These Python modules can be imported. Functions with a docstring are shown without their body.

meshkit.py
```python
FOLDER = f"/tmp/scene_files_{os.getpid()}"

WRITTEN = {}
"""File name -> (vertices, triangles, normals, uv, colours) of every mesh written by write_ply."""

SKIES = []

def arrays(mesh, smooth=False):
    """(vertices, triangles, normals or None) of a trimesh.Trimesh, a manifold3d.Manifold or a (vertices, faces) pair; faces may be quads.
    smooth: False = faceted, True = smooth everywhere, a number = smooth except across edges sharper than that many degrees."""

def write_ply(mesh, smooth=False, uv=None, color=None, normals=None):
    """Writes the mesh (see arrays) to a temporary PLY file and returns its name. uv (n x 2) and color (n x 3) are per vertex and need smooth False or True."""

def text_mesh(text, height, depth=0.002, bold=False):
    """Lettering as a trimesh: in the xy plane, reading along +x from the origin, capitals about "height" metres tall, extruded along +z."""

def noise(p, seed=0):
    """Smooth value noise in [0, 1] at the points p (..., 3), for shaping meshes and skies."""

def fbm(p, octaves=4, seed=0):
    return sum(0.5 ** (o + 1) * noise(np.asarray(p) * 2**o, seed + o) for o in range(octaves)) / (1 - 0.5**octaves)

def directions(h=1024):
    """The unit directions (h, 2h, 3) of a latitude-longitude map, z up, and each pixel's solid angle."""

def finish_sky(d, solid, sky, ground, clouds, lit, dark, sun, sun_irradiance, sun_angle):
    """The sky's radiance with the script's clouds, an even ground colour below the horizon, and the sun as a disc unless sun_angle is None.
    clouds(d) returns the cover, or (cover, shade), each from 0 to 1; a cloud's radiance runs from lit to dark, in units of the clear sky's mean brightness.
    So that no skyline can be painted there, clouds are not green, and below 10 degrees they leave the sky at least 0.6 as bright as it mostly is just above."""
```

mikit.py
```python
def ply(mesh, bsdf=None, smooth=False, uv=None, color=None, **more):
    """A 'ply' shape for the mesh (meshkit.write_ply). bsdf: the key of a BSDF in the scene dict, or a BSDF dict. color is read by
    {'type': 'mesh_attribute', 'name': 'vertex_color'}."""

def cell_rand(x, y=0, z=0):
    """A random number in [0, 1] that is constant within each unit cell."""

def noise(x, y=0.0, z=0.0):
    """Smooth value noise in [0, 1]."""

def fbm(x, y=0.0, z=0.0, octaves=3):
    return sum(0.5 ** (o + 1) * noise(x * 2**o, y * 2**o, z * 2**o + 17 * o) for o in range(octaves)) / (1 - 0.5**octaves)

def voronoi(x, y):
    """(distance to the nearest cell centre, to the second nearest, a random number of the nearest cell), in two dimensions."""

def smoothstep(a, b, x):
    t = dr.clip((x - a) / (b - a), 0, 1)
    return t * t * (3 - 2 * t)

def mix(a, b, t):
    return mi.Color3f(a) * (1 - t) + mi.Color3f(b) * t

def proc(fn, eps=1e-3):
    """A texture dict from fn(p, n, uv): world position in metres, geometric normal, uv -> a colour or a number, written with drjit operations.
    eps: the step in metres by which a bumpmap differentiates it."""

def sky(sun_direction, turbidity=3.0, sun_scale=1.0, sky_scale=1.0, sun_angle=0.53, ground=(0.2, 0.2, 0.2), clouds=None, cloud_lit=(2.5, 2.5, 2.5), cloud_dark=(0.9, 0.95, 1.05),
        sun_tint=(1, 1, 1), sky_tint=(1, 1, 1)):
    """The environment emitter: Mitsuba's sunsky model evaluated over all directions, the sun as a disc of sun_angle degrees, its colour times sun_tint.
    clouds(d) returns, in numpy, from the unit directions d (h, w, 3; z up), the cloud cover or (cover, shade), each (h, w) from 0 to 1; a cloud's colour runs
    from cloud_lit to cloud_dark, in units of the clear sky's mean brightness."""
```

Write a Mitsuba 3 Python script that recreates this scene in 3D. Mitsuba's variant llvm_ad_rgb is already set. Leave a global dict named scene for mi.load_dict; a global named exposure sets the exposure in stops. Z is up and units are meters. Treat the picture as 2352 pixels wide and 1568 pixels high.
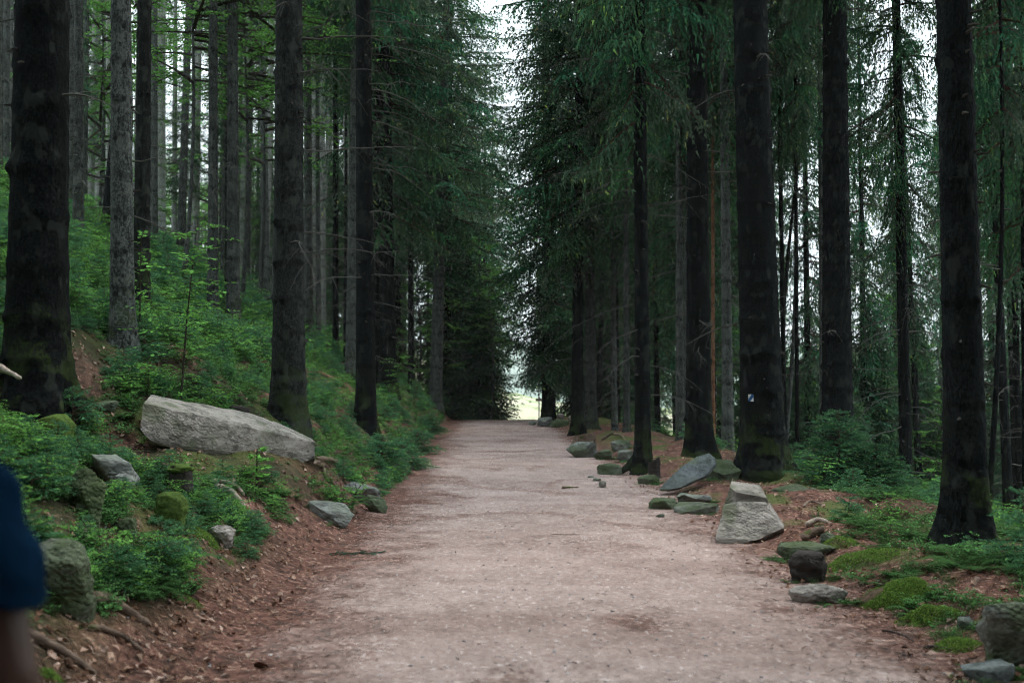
import math, numpy as np, trimesh, mitsuba as mi, manifold3d as m3, drjit as dr
import mikit, meshkit
from mikit import noise, fbm, smoothstep, mix, cell_rand
T = mi.ScalarTransform4f

# ------------------------------------------------------------------ camera, sky, exposure
EYE = np.array([0.0, 0.0, 1.55])
W, HH, F = 2352, 1568, 2308.0          # picture units used for reading positions off the photograph
PITCH = math.atan(100 / F)
scene, labels = {'type': 'scene'}, {}
scene['camera'] = {
    'type': 'thinlens', 'fov': 2 * math.degrees(math.atan(W / 2 / F)), 'fov_axis': 'x',
    'aperture_radius': 0.009, 'focus_distance': 13.0, 'near_clip': 0.05, 'far_clip': 5000.0,
    'to_world': T().look_at(origin=EYE.tolist(), target=[0, math.cos(PITCH), 1.55 + math.sin(PITCH)], up=[0, 0, 1])}
exposure = 3.2
scene['sky'] = mikit.sky([0.35, 0.25, 0.9], turbidity=4, sun_scale=0.12, sun_angle=25, clouds=lambda d: (d[..., 2] * 0 + 1.0, 1 - np.clip(d[..., 2], 0, 1)),
                         cloud_lit=(3.15, 3.6, 3.8), cloud_dark=(1.28, 1.46, 1.56), ground=(0.1, 0.11, 0.08))

# ------------------------------------------------------------------ helpers
FWD, UP, RIGHT = np.array([0, math.cos(PITCH), math.sin(PITCH)]), np.array([0, -math.sin(PITCH), math.cos(PITCH)]), np.array([1.0, 0, 0])


def ray(u, v):
    d = FWD + RIGHT * (u - W / 2) / F - UP * (v - HH / 2) / F
    return d / d[1]


def at(u, v, y):
    return EYE + ray(u, v) * y


def sst(a, b, x):
    t = np.clip((x - a) / (b - a), 0, 1)
    return t * t * (3 - 2 * t)


def path_centre(y):
    return 0.45 - 0.027 * np.minimum(y, 46)


def H(x, y):
    x, y = np.asarray(x, float), np.asarray(y, float)
    t = x - path_centre(y)
    s, r = np.maximum(-t - 1.9, 0), np.maximum(t - 2.1, 0)
    g = 0.15 + 0.85 * sst(6, 20, y)
    near = sst(1.0, 7.5, y)
    left = 0.57 * np.minimum(s, 11.5) * (0.35 + 0.65 * sst(0, 1.2, s) * (0.25 + 0.75 * near)) + 0.42 * g * sst(0, 0.7, s) + 0.36 * np.clip(s - 11.5, 0, 14) + 0.1 * np.maximum(s - 25.5, 0) * (s < 120)
    q = np.maximum(r - 2.4, 0)
    right = 0.14 * sst(0.1, 0.9, r) - 8.5 * (1 - np.exp(-0.30 * q / 8.5))
    p = np.stack([x, y, np.zeros_like(x)], -1)
    off = np.maximum(sst(0.2, 2.0, s), sst(0.3, 2.0, r))
    bump = (meshkit.fbm(p * 0.45 + 7, 3, 1) - 0.5) * 0.55 * off + (meshkit.fbm(p * 1.9, 2, 5) - 0.5) * (0.02 + 0.22 * off)
    bump = bump + 0.26 * np.exp(-((x + 2.55) / 0.75) ** 2 - ((y - 11.9) / 1.3) ** 2) - 0.30 * np.exp(-((x + 3.9) / 1.1) ** 2 - ((y - 9.4) / 1.3) ** 2)
    bump = bump - 0.55 * np.exp(-((x + 3.0) / 0.3) ** 2 - ((y - 7.9) / 0.3) ** 2)
    c = np.maximum(y - 43, 0)
    drop = 3.9 * (1 - np.exp(-(c / 30) ** 2)) * (1 - 0.75 * sst(4, 16, s))
    return left + right + bump - drop


def hit(u, v, y0=3.5, y1=120):
    d = ray(u, v)
    ys = np.arange(y0, y1, 0.04)
    p = EYE + d * ys[:, None]
    below = np.nonzero(p[:, 2] < H(p[:, 0], p[:, 1]))[0]
    y = ys[below[0]] if len(below) else y1
    x = EYE[0] + d[0] * y
    return np.array([x, y, float(H(x, y))])


count = {}


def numbered(name):
    count[name] = count.get(name, 0) + 1
    return name if count[name] == 1 else f'{name}_{count[name] - 1:03d}'


def tag(key, label=None, cat=None, group=None, kind=None):
    labels[key] = {k: v for k, v in dict(label=label, category=cat, group=group, kind=kind).items() if v}
    return key


def put(key, mesh, bsdf, **kw):
    scene[key] = mikit.ply(mesh, bsdf, **kw)
    return key


def part(root, name, mesh, bsdf, **kw):
    return put(numbered(root + '__' + name), mesh, bsdf, **kw)


def inst(key, group, m):
    scene[key] = {'type': 'instance', 'sg': {'type': 'ref', 'id': group}, 'to_world': T(m)}


def mat(loc, rz=0.0, s=(1, 1, 1), tilt=(0, 0)):
    s = np.broadcast_to(s, 3)
    return T().translate(np.asarray(loc, float).tolist()).rotate([1, 0, 0], tilt[0]).rotate([0, 1, 0], tilt[1]).rotate([0, 0, 1], rz).scale([float(k) for k in s]).matrix


def unit(a):
    return a / (np.linalg.norm(a, axis=-1, keepdims=True) + 1e-12)


class Acc:
    """Vertices, faces and colours gathered into one mesh."""

    def __init__(self):
        self.v, self.f, self.c, self.n = [], [], [], 0

    def add(self, v, f, c):
        self.v.append(np.asarray(v, float)); self.f.append(np.asarray(f, int) + self.n)
        self.c.append(np.broadcast_to(np.asarray(c, float), (len(v), 3))); self.n += len(v)

    def blades(self, P, D, S, L, Wd, C, diamond=False, fold=0.0):
        n = len(P)
        L, Wd = np.broadcast_to(L, n)[:, None], np.broadcast_to(Wd, n)[:, None]
        C = np.broadcast_to(C, (n, 3))
        if diamond:
            m = P + D * L * 0.5
            N = np.cross(D, S) * fold * Wd
            v = np.stack([P, m + S * Wd / 2 + N, P + D * L, m - S * Wd / 2 + N], 1).reshape(-1, 3)
            f = (np.arange(n)[:, None, None] * 4 + np.array([[0, 1, 2], [0, 2, 3]])).reshape(-1, 3)
            self.add(v, f, np.repeat(C, 4, 0))
        else:
            v = np.stack([P + S * Wd / 2, P - S * Wd / 2, P + D * L], 1).reshape(-1, 3)
            f = np.arange(3 * n).reshape(-1, 3)
            self.add(v, f, np.repeat(C, 3, 0))

    def tube(self, p, r, c, sides=4):
        v, f = tube(p, r, sides)
        self.add(v, f, c)

    def arrays(self):
        return np.vstack(self.v), np.vstack(self.f), np.vstack(self.c)

    def place(self, other, m):
        v, f, c = other
        self.add(v @ m[:3, :3].T + m[:3, 3], f, c)


def tube(p, r, sides=5):
    p = np.asarray(p, float)
    t = unit(np.gradient(p, axis=0))
    a = unit(np.cross(t, np.where(np.abs(t[:, 2:]) < 0.9, [0, 0, 1.0], [1.0, 0, 0])))
    b, ang = np.cross(t, a), np.arange(sides) * 2 * np.pi / sides
    v = p[:, None] + np.broadcast_to(r, (len(p),))[:, None, None] * (np.cos(ang)[None, :, None] * a[:, None] + np.sin(ang)[None, :, None] * b[:, None])
    i, j = np.meshgrid(np.arange(len(p) - 1), np.arange(sides), indexing='ij')
    q = np.stack([i * sides + j, i * sides + (j + 1) % sides, (i + 1) * sides + (j + 1) % sides, (i + 1) * sides + j], -1).reshape(-1, 4)
    return v.reshape(-1, 3), np.vstack([q[:, [0, 1, 2]], q[:, [0, 2, 3]]])


def M(v, f):
    return trimesh.Trimesh(v, f, process=False)


# ------------------------------------------------------------------ materials
def C3(r, g, b):
    return mi.Color3f(r, g, b)


def floor_color(p, n, uv):
    x, y = p.x, p.y
    t = x - (0.45 - 0.027 * dr.minimum(y, 46.0))
    big = fbm(x * 0.9, y * 0.9, 3.0)
    mid = fbm(x * 5.0, y * 5.0, 8.0)
    fine = noise(x * 95.0, y * 95.0, 1.0)
    grain = noise(x * 38.0, y * 30.0, 5.0)
    flake = noise(x * 55.0 + 20 * mid, y * 34.0, 2.0)
    # gravel
    gr = mix((0.208, 0.150, 0.134), (0.41, 0.315, 0.290), dr.clip(0.5 * fine + 0.55 * grain + 0.7 * (mid - 0.5) + 0.5 * (big - 0.5), 0, 1))
    gr = mix(gr, (0.10, 0.085, 0.085), smoothstep(0.83, 0.93, fine) * 0.7)
    gr = mix(gr, (0.62, 0.56, 0.55), smoothstep(0.86, 0.95, grain) * 0.5)
    # drift lines of needles washed across the path
    warp = 1.6 * fbm(x * 0.55, y * 0.35, 11.0) + 0.16 * mid
    band = dr.abs(dr.sin((y * 0.62 + 2.3 * warp) * 2.1))
    drift = (1 - smoothstep(0.0, 0.6, band + 0.5 * (grain - 0.5) + 0.4 * (flake - 0.5))) * smoothstep(0.42, 0.62, fbm(x * 0.6, y * 0.9, 30.0)) * 0.55
    smear = smoothstep(0.46, 0.70, fbm(x * 0.6, y * 1.5, 40.0) + 0.2 * (flake - 0.5)) * 0.5
    # litter
    li = mix((0.057, 0.028, 0.022), (0.215, 0.112, 0.087), dr.clip(0.75 * flake + 0.5 * fine - 0.15 + 0.5 * (mid - 0.5), 0, 1))
    li = mix(li, (0.42, 0.28, 0.22), smoothstep(0.80, 0.92, flake) * 0.8)
    li = mix(li, (0.03, 0.022, 0.02), smoothstep(0.62, 0.8, noise(x * 21.0, y * 21.0, 9.0)) * 0.6)
    half = 1.62 + 0.8 * (big - 0.5) + 0.5 * (mid - 0.5)
    edge = smoothstep(-0.6, 0.55, half - dr.abs(t - 0.36) + 0.5 * (flake - 0.5))
    c = mix(li, gr, dr.clip(edge, 0, 1) * (1 - dr.clip(drift + smear * (1.45 - edge), 0, 0.85)))
    # moss and humus away from the path
    away = smoothstep(2.1, 3.2, dr.abs(t))
    moss = away * smoothstep(0.47, 0.60, fbm(x * 1.3, y * 1.3, 50.0))
    c = mix(c, mix((0.035, 0.05, 0.018), (0.09, 0.13, 0.035), fine), moss * 0.85)
    hum = dr.clip(smoothstep(3.5, 6.0, dr.abs(t)) + smoothstep(2.0, 2.8, -t) * smoothstep(0.42, 0.56, fbm(x * 2.1, y * 2.1, 70.0)), 0, 1)
    c = mix(c, mix((0.016, 0.016, 0.011), (0.07, 0.066, 0.04), mid), hum * 0.8)
    far = smoothstep(75.0, 110.0, y)
    mead = mix((0.16, 0.19, 0.09), (0.30, 0.28, 0.20), smoothstep(0.4, 0.6, fbm(x * 0.05, y * 0.02, 60.0)))
    return mix(c, mead, far)


def floor_height(p, n, uv):
    return 0.7 * noise(p.x * 60.0, p.y * 60.0) + 0.9 * noise(p.x * 22.0, p.y * 18.0, 3.0) + 1.6 * noise(p.x * 7.0, p.y * 6.0, 5.0)


def P_(col, rough=0.9, spec=0.2, **k):
    return {'type': 'principled', 'base_color': col if isinstance(col, dict) else {'type': 'rgb', 'value': list(col)}, 'roughness': rough, 'specular': spec, **k}


def bumped(b, fn, scale, eps=2e-3):
    return {'type': 'bumpmap', 'arbitrary': {**mikit.proc(fn, eps)}, 'scale': scale, 'bsdf': b}


scene['floor_mat'] = bumped(P_(mikit.proc(floor_color), 0.95, 0.1), floor_height, 0.006, 4e-3)


def bark(c0, c1, lichen, moss=(0.05, 0.075, 0.02)):
    def fn(p, n, uv):
        tint = cell_rand(dr.floor(uv.x * 0.1), 3.0)
        a, h = uv.x, uv.y
        scale = noise(a * 95.0, h * 48.0, 2.0)
        plate = smoothstep(0.2, 0.8, 0.5 * scale + 0.3 * noise(a * 40.0, h * 70.0, 7.0) + 0.2 * noise(a * 12.0, h * 5.0, 5.0))
        c = mix(c0, c1, plate) * (0.75 + 0.5 * tint)
        crack = smoothstep(0.72, 0.86, noise(a * 60.0, h * 17.0, 6.0))
        c = mix(c, mi.Color3f(c0) * 0.6, crack * 0.7)
        row = dr.floor(h * 2.1 + 0.25 * noise(a * 5.0, h * 0.7, 3.0))
        hy = h * 2.1 - row - 0.5
        col = dr.floor(a * 9.0)
        kx, kk = a * 9.0 - col - 0.5, cell_rand(col, row, tint * 50.0)
        knot = smoothstep(0.30, 0.12, dr.sqrt(dr.square(kx * 0.9) + dr.square((hy + 0.3 * (kk - 0.5)) * 3.2))) * dr.select(kk > 0.55, 1.0, 0.0)
        c = mix(c, mi.Color3f(c0) * 0.45, dr.clip(knot + 0.45 * smoothstep(0.13, 0.03, dr.abs(hy + 0.12 * (noise(a * 14.0, row, 4.0) - 0.5))), 0, 0.9))
        c = mix(c, lichen, smoothstep(0.60, 0.75, fbm(a * 9.0, h * 6.0, 9.0)) * 0.4)
        return mix(c, moss, smoothstep(1.1, 0.0, h + 0.9 * (plate - 0.5)) * smoothstep(0.46, 0.64, fbm(a * 6.0, h * 6.0, 12.0)) * 0.5)
    return fn


def bark_height(p, n, uv):
    return fbm(uv.x * 30.0, uv.y * 14.0, 2.0) + 0.7 * noise(uv.x * 55.0, uv.y * 30.0, 3.0)


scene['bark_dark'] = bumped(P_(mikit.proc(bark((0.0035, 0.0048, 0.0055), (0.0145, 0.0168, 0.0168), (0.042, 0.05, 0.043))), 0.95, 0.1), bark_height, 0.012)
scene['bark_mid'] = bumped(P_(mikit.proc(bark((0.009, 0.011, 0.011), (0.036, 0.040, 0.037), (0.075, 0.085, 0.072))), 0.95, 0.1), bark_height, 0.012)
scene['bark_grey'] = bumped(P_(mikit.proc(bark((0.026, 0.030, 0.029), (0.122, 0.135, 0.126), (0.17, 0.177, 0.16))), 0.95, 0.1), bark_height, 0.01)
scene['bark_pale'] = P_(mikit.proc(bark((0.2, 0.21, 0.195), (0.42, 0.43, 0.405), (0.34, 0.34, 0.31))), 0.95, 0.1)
scene['bark_red'] = P_(mikit.proc(bark((0.10, 0.05, 0.03), (0.30, 0.15, 0.085), (0.28, 0.2, 0.14))), 0.95, 0.1)
VC = {'type': 'mesh_attribute', 'name': 'vertex_color'}
scene['foliage'] = {'type': 'principledthin', 'base_color': VC, 'roughness': 0.38, 'diff_trans': 0.6, 'spec_trans': 0.0}
scene['twig'] = {'type': 'twosided', 'bsdf': {'type': 'diffuse', 'reflectance': VC}}


def rock_color(c0, c1, mossy):
    def fn(p, n, uv):
        a = fbm(p.x * 4.0, p.y * 4.0, p.z * 4.0)
        b = fbm(p.x * 24.0, p.y * 24.0, p.z * 24.0)
        g = noise(p.x * 90.0, p.y * 90.0, p.z * 90.0)
        c = mix(c0, c1, dr.clip(smoothstep(0.3, 0.7, 0.45 * a + 0.4 * b + 0.25 * g) , 0, 1))
        c = mix(c, mi.Color3f(c0) * 0.4, smoothstep(0.56, 0.70, fbm(p.x * 7.0, p.y * 7.0, p.z * 9.0 + 4)) * 0.55)
        c = mix(c, (0.10, 0.125, 0.065), smoothstep(0.52, 0.66, fbm(p.x * 2.3 + 9, p.y * 2.3, p.z * 2.3)) * 0.6)
        m = smoothstep(0.5 - 0.3 * mossy, 0.72 - 0.3 * mossy, fbm(p.x * 3.5 + 3, p.y * 3.5, p.z * 3.5) + 0.18 * n.z) * min(1.0, 1.2 * mossy)
        return mix(c, mix((0.022, 0.04, 0.012), (0.065, 0.10, 0.025), g), m)
    return fn


def rock_height(p, n, uv):
    return fbm(p.x * 14.0, p.y * 14.0, p.z * 14.0) + 0.5 * noise(p.x * 60.0, p.y * 60.0, p.z * 60.0)


scene['rock_pale'] = bumped(P_(mikit.proc(rock_color((0.14, 0.126, 0.116), (0.385, 0.352, 0.325), 0.12)), 0.9, 0.2), rock_height, 0.03)
scene['rock_grey'] = bumped(P_(mikit.proc(rock_color((0.09, 0.098, 0.094), (0.27, 0.285, 0.27), 0.28)), 0.9, 0.2), rock_height, 0.03)
scene['rock_mossy'] = bumped(P_(mikit.proc(rock_color((0.08, 0.09, 0.08), (0.24, 0.25, 0.22), 0.55)), 0.9, 0.2), rock_height, 0.03)
scene['rock_dark'] = bumped(P_(mikit.proc(rock_color((0.06, 0.07, 0.075), (0.17, 0.19, 0.20), 0.15)), 0.85, 0.25), rock_height, 0.015)
scene['humus'] = P_(mikit.proc(lambda p, n, uv: mix((0.03, 0.028, 0.016), mix((0.13, 0.085, 0.06), (0.07, 0.11, 0.03), smoothstep(0.4, 0.6, fbm(p.x * 5.0, p.y * 5.0, 3.0))), noise(p.x * 60.0, p.y * 60.0, p.z * 60.0))), 0.95, 0.1)
scene['moss_mat'] = P_(mikit.proc(lambda p, n, uv: mix((0.025, 0.045, 0.012), (0.12, 0.19, 0.045), dr.clip(0.6 * noise(p.x * 70.0, p.y * 70.0, p.z * 70.0) + fbm(p.x * 6.0, p.y * 6.0, p.z * 6.0) - 0.3, 0, 1))), 0.95, 0.1)


def wood_color(p, n, uv):
    g = fbm(p.x * 18.0, p.y * 18.0, p.z * 18.0)
    c = mix((0.06, 0.042, 0.032), (0.26, 0.19, 0.15), dr.clip(1.4 * g - 0.2, 0, 1))
    return mix(c, (0.06, 0.09, 0.02), smoothstep(0.58, 0.7, fbm(p.x * 5.0, p.y * 5.0, p.z * 5.0)) * 0.8)


scene['root_wood'] = bumped(P_(mikit.proc(wood_color), 0.9, 0.15), rock_height, 0.008)
scene['bare_wood'] = bumped(P_(mikit.proc(lambda p, n, uv: mix((0.22, 0.17, 0.14), (0.55, 0.47, 0.40), fbm(p.x * 20.0, p.y * 20.0, p.z * 20.0))), 0.85, 0.2), rock_height, 0.006)
scene['char_wood'] = bumped(P_(mikit.proc(lambda p, n, uv: mix((0.012, 0.011, 0.011), (0.06, 0.05, 0.045), fbm(p.x * 16.0, p.y * 16.0, p.z * 30.0))), 0.85, 0.25), rock_height, 0.015)
scene['blue_cloth'] = bumped(P_(mikit.proc(lambda p, n, uv: mix((0.001, 0.009, 0.024), (0.002, 0.017, 0.042), fbm(p.x * 30.0, p.y * 30.0, p.z * 30.0))), 0.95, 0.04), lambda p, n, uv: fbm(p.x * 14.0, p.y * 14.0, p.z * 10.0), 0.02)
scene['dark_cloth'] = P_((0.02, 0.022, 0.026), 0.9)
scene['skin'] = P_((0.07, 0.036, 0.025), 0.55, 0.4)
scene['hair'] = P_((0.03, 0.02, 0.014), 0.6)
scene['white_paint'] = P_(mikit.proc(lambda p, n, uv: mix((0.55, 0.56, 0.56), (0.80, 0.80, 0.79), fbm(p.x * 40.0, p.y * 40.0, p.z * 25.0))), 0.6)
scene['blue_paint'] = P_(mikit.proc(lambda p, n, uv: mix((0.012, 0.07, 0.19), (0.022, 0.11, 0.27), fbm(p.x * 40.0, p.y * 40.0, p.z * 25.0))), 0.6)
scene['grey_metal'] = P_((0.35, 0.36, 0.37), 0.5)
scene['hill_mat'] = P_(mikit.proc(lambda p, n, uv: mix((0.07, 0.10, 0.085), (0.19, 0.23, 0.20), fbm(p.x * 0.03, p.y * 0.03, p.z * 0.05))), 1.0)

# ------------------------------------------------------------------ ground, path, hills
def spaced(*runs):
    out = []
    for a, b, st in runs:
        out += list(np.arange(a, b, st))
    return np.array(out + [runs[-1][1]])


def sheet(xs, ys, z):
    X, Y = np.meshgrid(xs, ys)
    i, j = np.meshgrid(np.arange(len(ys) - 1), np.arange(len(xs) - 1), indexing='ij')
    n = len(xs)
    q = np.stack([i * n + j, i * n + j + 1, (i + 1) * n + j + 1, (i + 1) * n + j], -1).reshape(-1, 4)
    return M(np.stack([X, Y, z(X, Y)], -1).reshape(-1, 3), np.vstack([q[:, [0, 1, 2]], q[:, [0, 2, 3]]]))


xs = spaced((-600, -120, 60), (-120, -40, 8), (-40, -16, 1.0), (-16, -9, 0.3), (-9, 6, 0.1), (6, 14, 0.3), (14, 40, 1.0), (40, 120, 8), (120, 600, 60))
ys = spaced((-60, -8, 4), (-8, 3, 0.5), (3, 22, 0.1), (22, 60, 0.25), (60, 120, 1.5), (120, 320, 10), (320, 1500, 60))
put('ground', sheet(xs, ys, H), 'floor_mat', smooth=True)
tag('ground', 'brown forest floor of needle litter, moss and humus rising steeply beside the path', kind='structure')
px_ = np.linspace(-1, 1, 49)
py_ = spaced((-8, 3, 0.5), (3, 22, 0.1), (22, 60, 0.2), (60, 75, 1.0))


def path_sheet():
    m = sheet(px_, py_, lambda a, b: a * 0)
    v = m.vertices
    a, y = v[:, 0].copy(), v[:, 1]
    wob = 1.95 + 0.5 * (meshkit.fbm(np.stack([y * 0.8, np.sign(a) * 5, y * 0], -1), 3, 9) - 0.5)
    x = path_centre(y) + 0.1 + a * wob
    z = H(x, y) + np.where(np.abs(a) > 0.97, -0.03, 0.008 * np.minimum(1, (0.97 - np.abs(a)) * 10))
    return M(np.stack([x, y, z], -1), m.faces)


put('path', path_sheet(), 'floor_mat', smooth=True)
tag('path', 'pale pinkish gravel forest path running straight ahead to a low crest', kind='structure')


def hill(X, Y):
    p = np.stack([X * 0.004, Y * 0.004, X * 0], -1)
    return -25 + 62 * sst(330, 1100, Y) * (0.45 + 0.9 * meshkit.fbm(p, 4, 3)) + 3 * meshkit.fbm(p * 30, 2, 4)


put('hills', sheet(np.linspace(-1400, 1400, 141), np.linspace(300, 1500, 61), hill), 'hill_mat', smooth=True)
tag('hills', 'misty wooded hills far beyond the end of the path', kind='structure')

# ------------------------------------------------------------------ foliage templates
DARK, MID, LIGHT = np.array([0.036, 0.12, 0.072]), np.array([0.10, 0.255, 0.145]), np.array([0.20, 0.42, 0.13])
WOOD = np.array([0.06, 0.05, 0.043])


def spruce_branch(rng, L, blade=0.085, step=0.075, sec=0.085, hang=0.8, wide=0.42, seg=7, fat=0.36, splay=1.0):
    """One drooping spruce branch along +x: an axis, side shoots hanging from it, needle tufts along the shoots."""
    acc = Acc()
    bend, lat = rng.uniform(0.25, 0.5), rng.uniform(-0.12, 0.12)

    def pos(s):
        s = np.asarray(s)[..., None]
        return np.concatenate([L * s * (1 - 0.06 * s), L * lat * s * s, L * (0.05 * s - bend * s * s + 0.55 * bend * s ** 3)], -1)
    s = np.linspace(0, 1, seg)
    acc.tube(pos(s), np.linspace(0.014 * L ** 0.7 + 0.004, 0.003, seg), WOOD, 3)
    sis = np.arange(0.14, 1.0, sec / L)
    for k, si in enumerate(sis):
        for side in (-1, 1):
            si2 = min(0.995, si + rng.uniform(-0.5, 0.5) * sec / L)
            base, fwd = pos(si2), unit(pos(si2 + 0.02) - pos(si2 - 0.02))
            sv = np.array([-fwd[1], fwd[0], 0])
            l = (0.10 + wide * (L ** 0.8) * 0.5 * math.sin(min(1, 0.25 + si2 * 0.9) * math.pi) ** 0.8) * rng.uniform(0.6, 1.25) + 0.05
            d0 = unit(fwd * rng.uniform(0.4, 0.9) + sv * side * rng.uniform(0.5, 1.0) + np.array([0, 0, rng.uniform(-0.4, 0.12)]))
            d = np.arange(0.03, l, step)
            q = base + d0 * d[:, None] + np.array([0, 0, -1.0]) * (hang * rng.uniform(0.5, 1.3) * d ** 2 / (l + 0.15))[:, None]
            tang = unit(d0 + np.array([0, 0, -1.0]) * (2 * hang * d / (l + 0.15))[:, None])
            P = np.repeat(q, 2, 0)
            tg = np.repeat(tang, 2, 0)
            n = len(P)
            pr = unit(np.cross(tg, rng.normal(size=(n, 3)) * 0.6 + [0, 0, 1.0])) * np.tile([1, -1], n // 2)[:, None]
            D = unit(tg * rng.uniform(0.5, 1.1, (n, 1)) + pr * rng.uniform(0.3, 0.9, (n, 1)) * splay + rng.normal(size=(n, 3)) * 0.18)
            S = unit(np.cross(D, rng.normal(size=(n, 3)) * 0.55 + [0, 0, 1.0]))
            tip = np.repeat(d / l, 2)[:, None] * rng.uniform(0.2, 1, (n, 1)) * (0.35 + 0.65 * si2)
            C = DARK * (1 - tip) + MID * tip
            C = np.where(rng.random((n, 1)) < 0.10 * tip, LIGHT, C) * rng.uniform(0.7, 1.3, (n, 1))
            acc.blades(P, D, S, rng.uniform(0.7, 1.3, n) * blade, rng.uniform(0.7, 1.2, n) * blade * fat, C)
    return acc.arrays()


rng = np.random.default_rng(7)
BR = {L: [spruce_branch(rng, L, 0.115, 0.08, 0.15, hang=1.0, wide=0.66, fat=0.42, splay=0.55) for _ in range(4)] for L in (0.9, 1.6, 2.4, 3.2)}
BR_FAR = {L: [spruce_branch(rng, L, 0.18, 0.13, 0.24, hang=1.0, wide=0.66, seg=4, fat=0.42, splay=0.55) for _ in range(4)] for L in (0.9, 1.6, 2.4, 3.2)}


def crown(rng, Hc, Lmax, whorl=0.42, per=4, power=0.75, low=0.0, pitch0=-18, pitch1=25, tipL=0.35, bare=0.0, BR=BR):
    acc = Acc()
    z = 0.0
    while z < Hc - 0.3:
        f = z / Hc
        Lz = Lmax * (1 - f) ** power * (1 if f > low else 0.55 + 0.45 * f / max(low, 1e-6)) + tipL * (1 - f)
        for k in range(per if f > 0.1 else max(2, per - 1)):
            if rng.random() < bare * (1 - f * 3):
                continue
            L = Lz * rng.uniform(0.65, 1.15)
            key = min(BR, key=lambda q: abs(math.log(q / L)))
            b = BR[key][rng.integers(4)]
            sc = L / key
            pitch = pitch0 + (pitch1 - pitch0) * f + rng.uniform(-10, 10)
            m = mat((0, 0, z + rng.uniform(-0.15, 0.15)), rng.uniform(0, 360), (1, 1, 1)) @ T().rotate([0, 1, 0], -pitch).rotate([1, 0, 0], rng.uniform(-12, 12)).scale([sc, sc * rng.uniform(0.85, 1.2), sc]).matrix
            tint = rng.uniform(0.5, 1.45) * (np.array([rng.uniform(0.9, 1.7), 1.0, rng.uniform(0.7, 1.05)]) if rng.random() > 0.2 else np.array([1.75, 0.85, 1.0]))
            acc.place((b[0], b[1], b[2] * tint), np.array(m))
        z += whorl * rng.uniform(0.7, 1.3) * (1 - 0.4 * f)
    return acc.arrays()


def group(name, arr, bsdf='foliage', child='crown', smooth=False):
    v, f, c = arr
    scene[name] = {'type': 'shapegroup', child: mikit.ply(M(v, f), bsdf, color=c)}
    return len(f)


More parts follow.
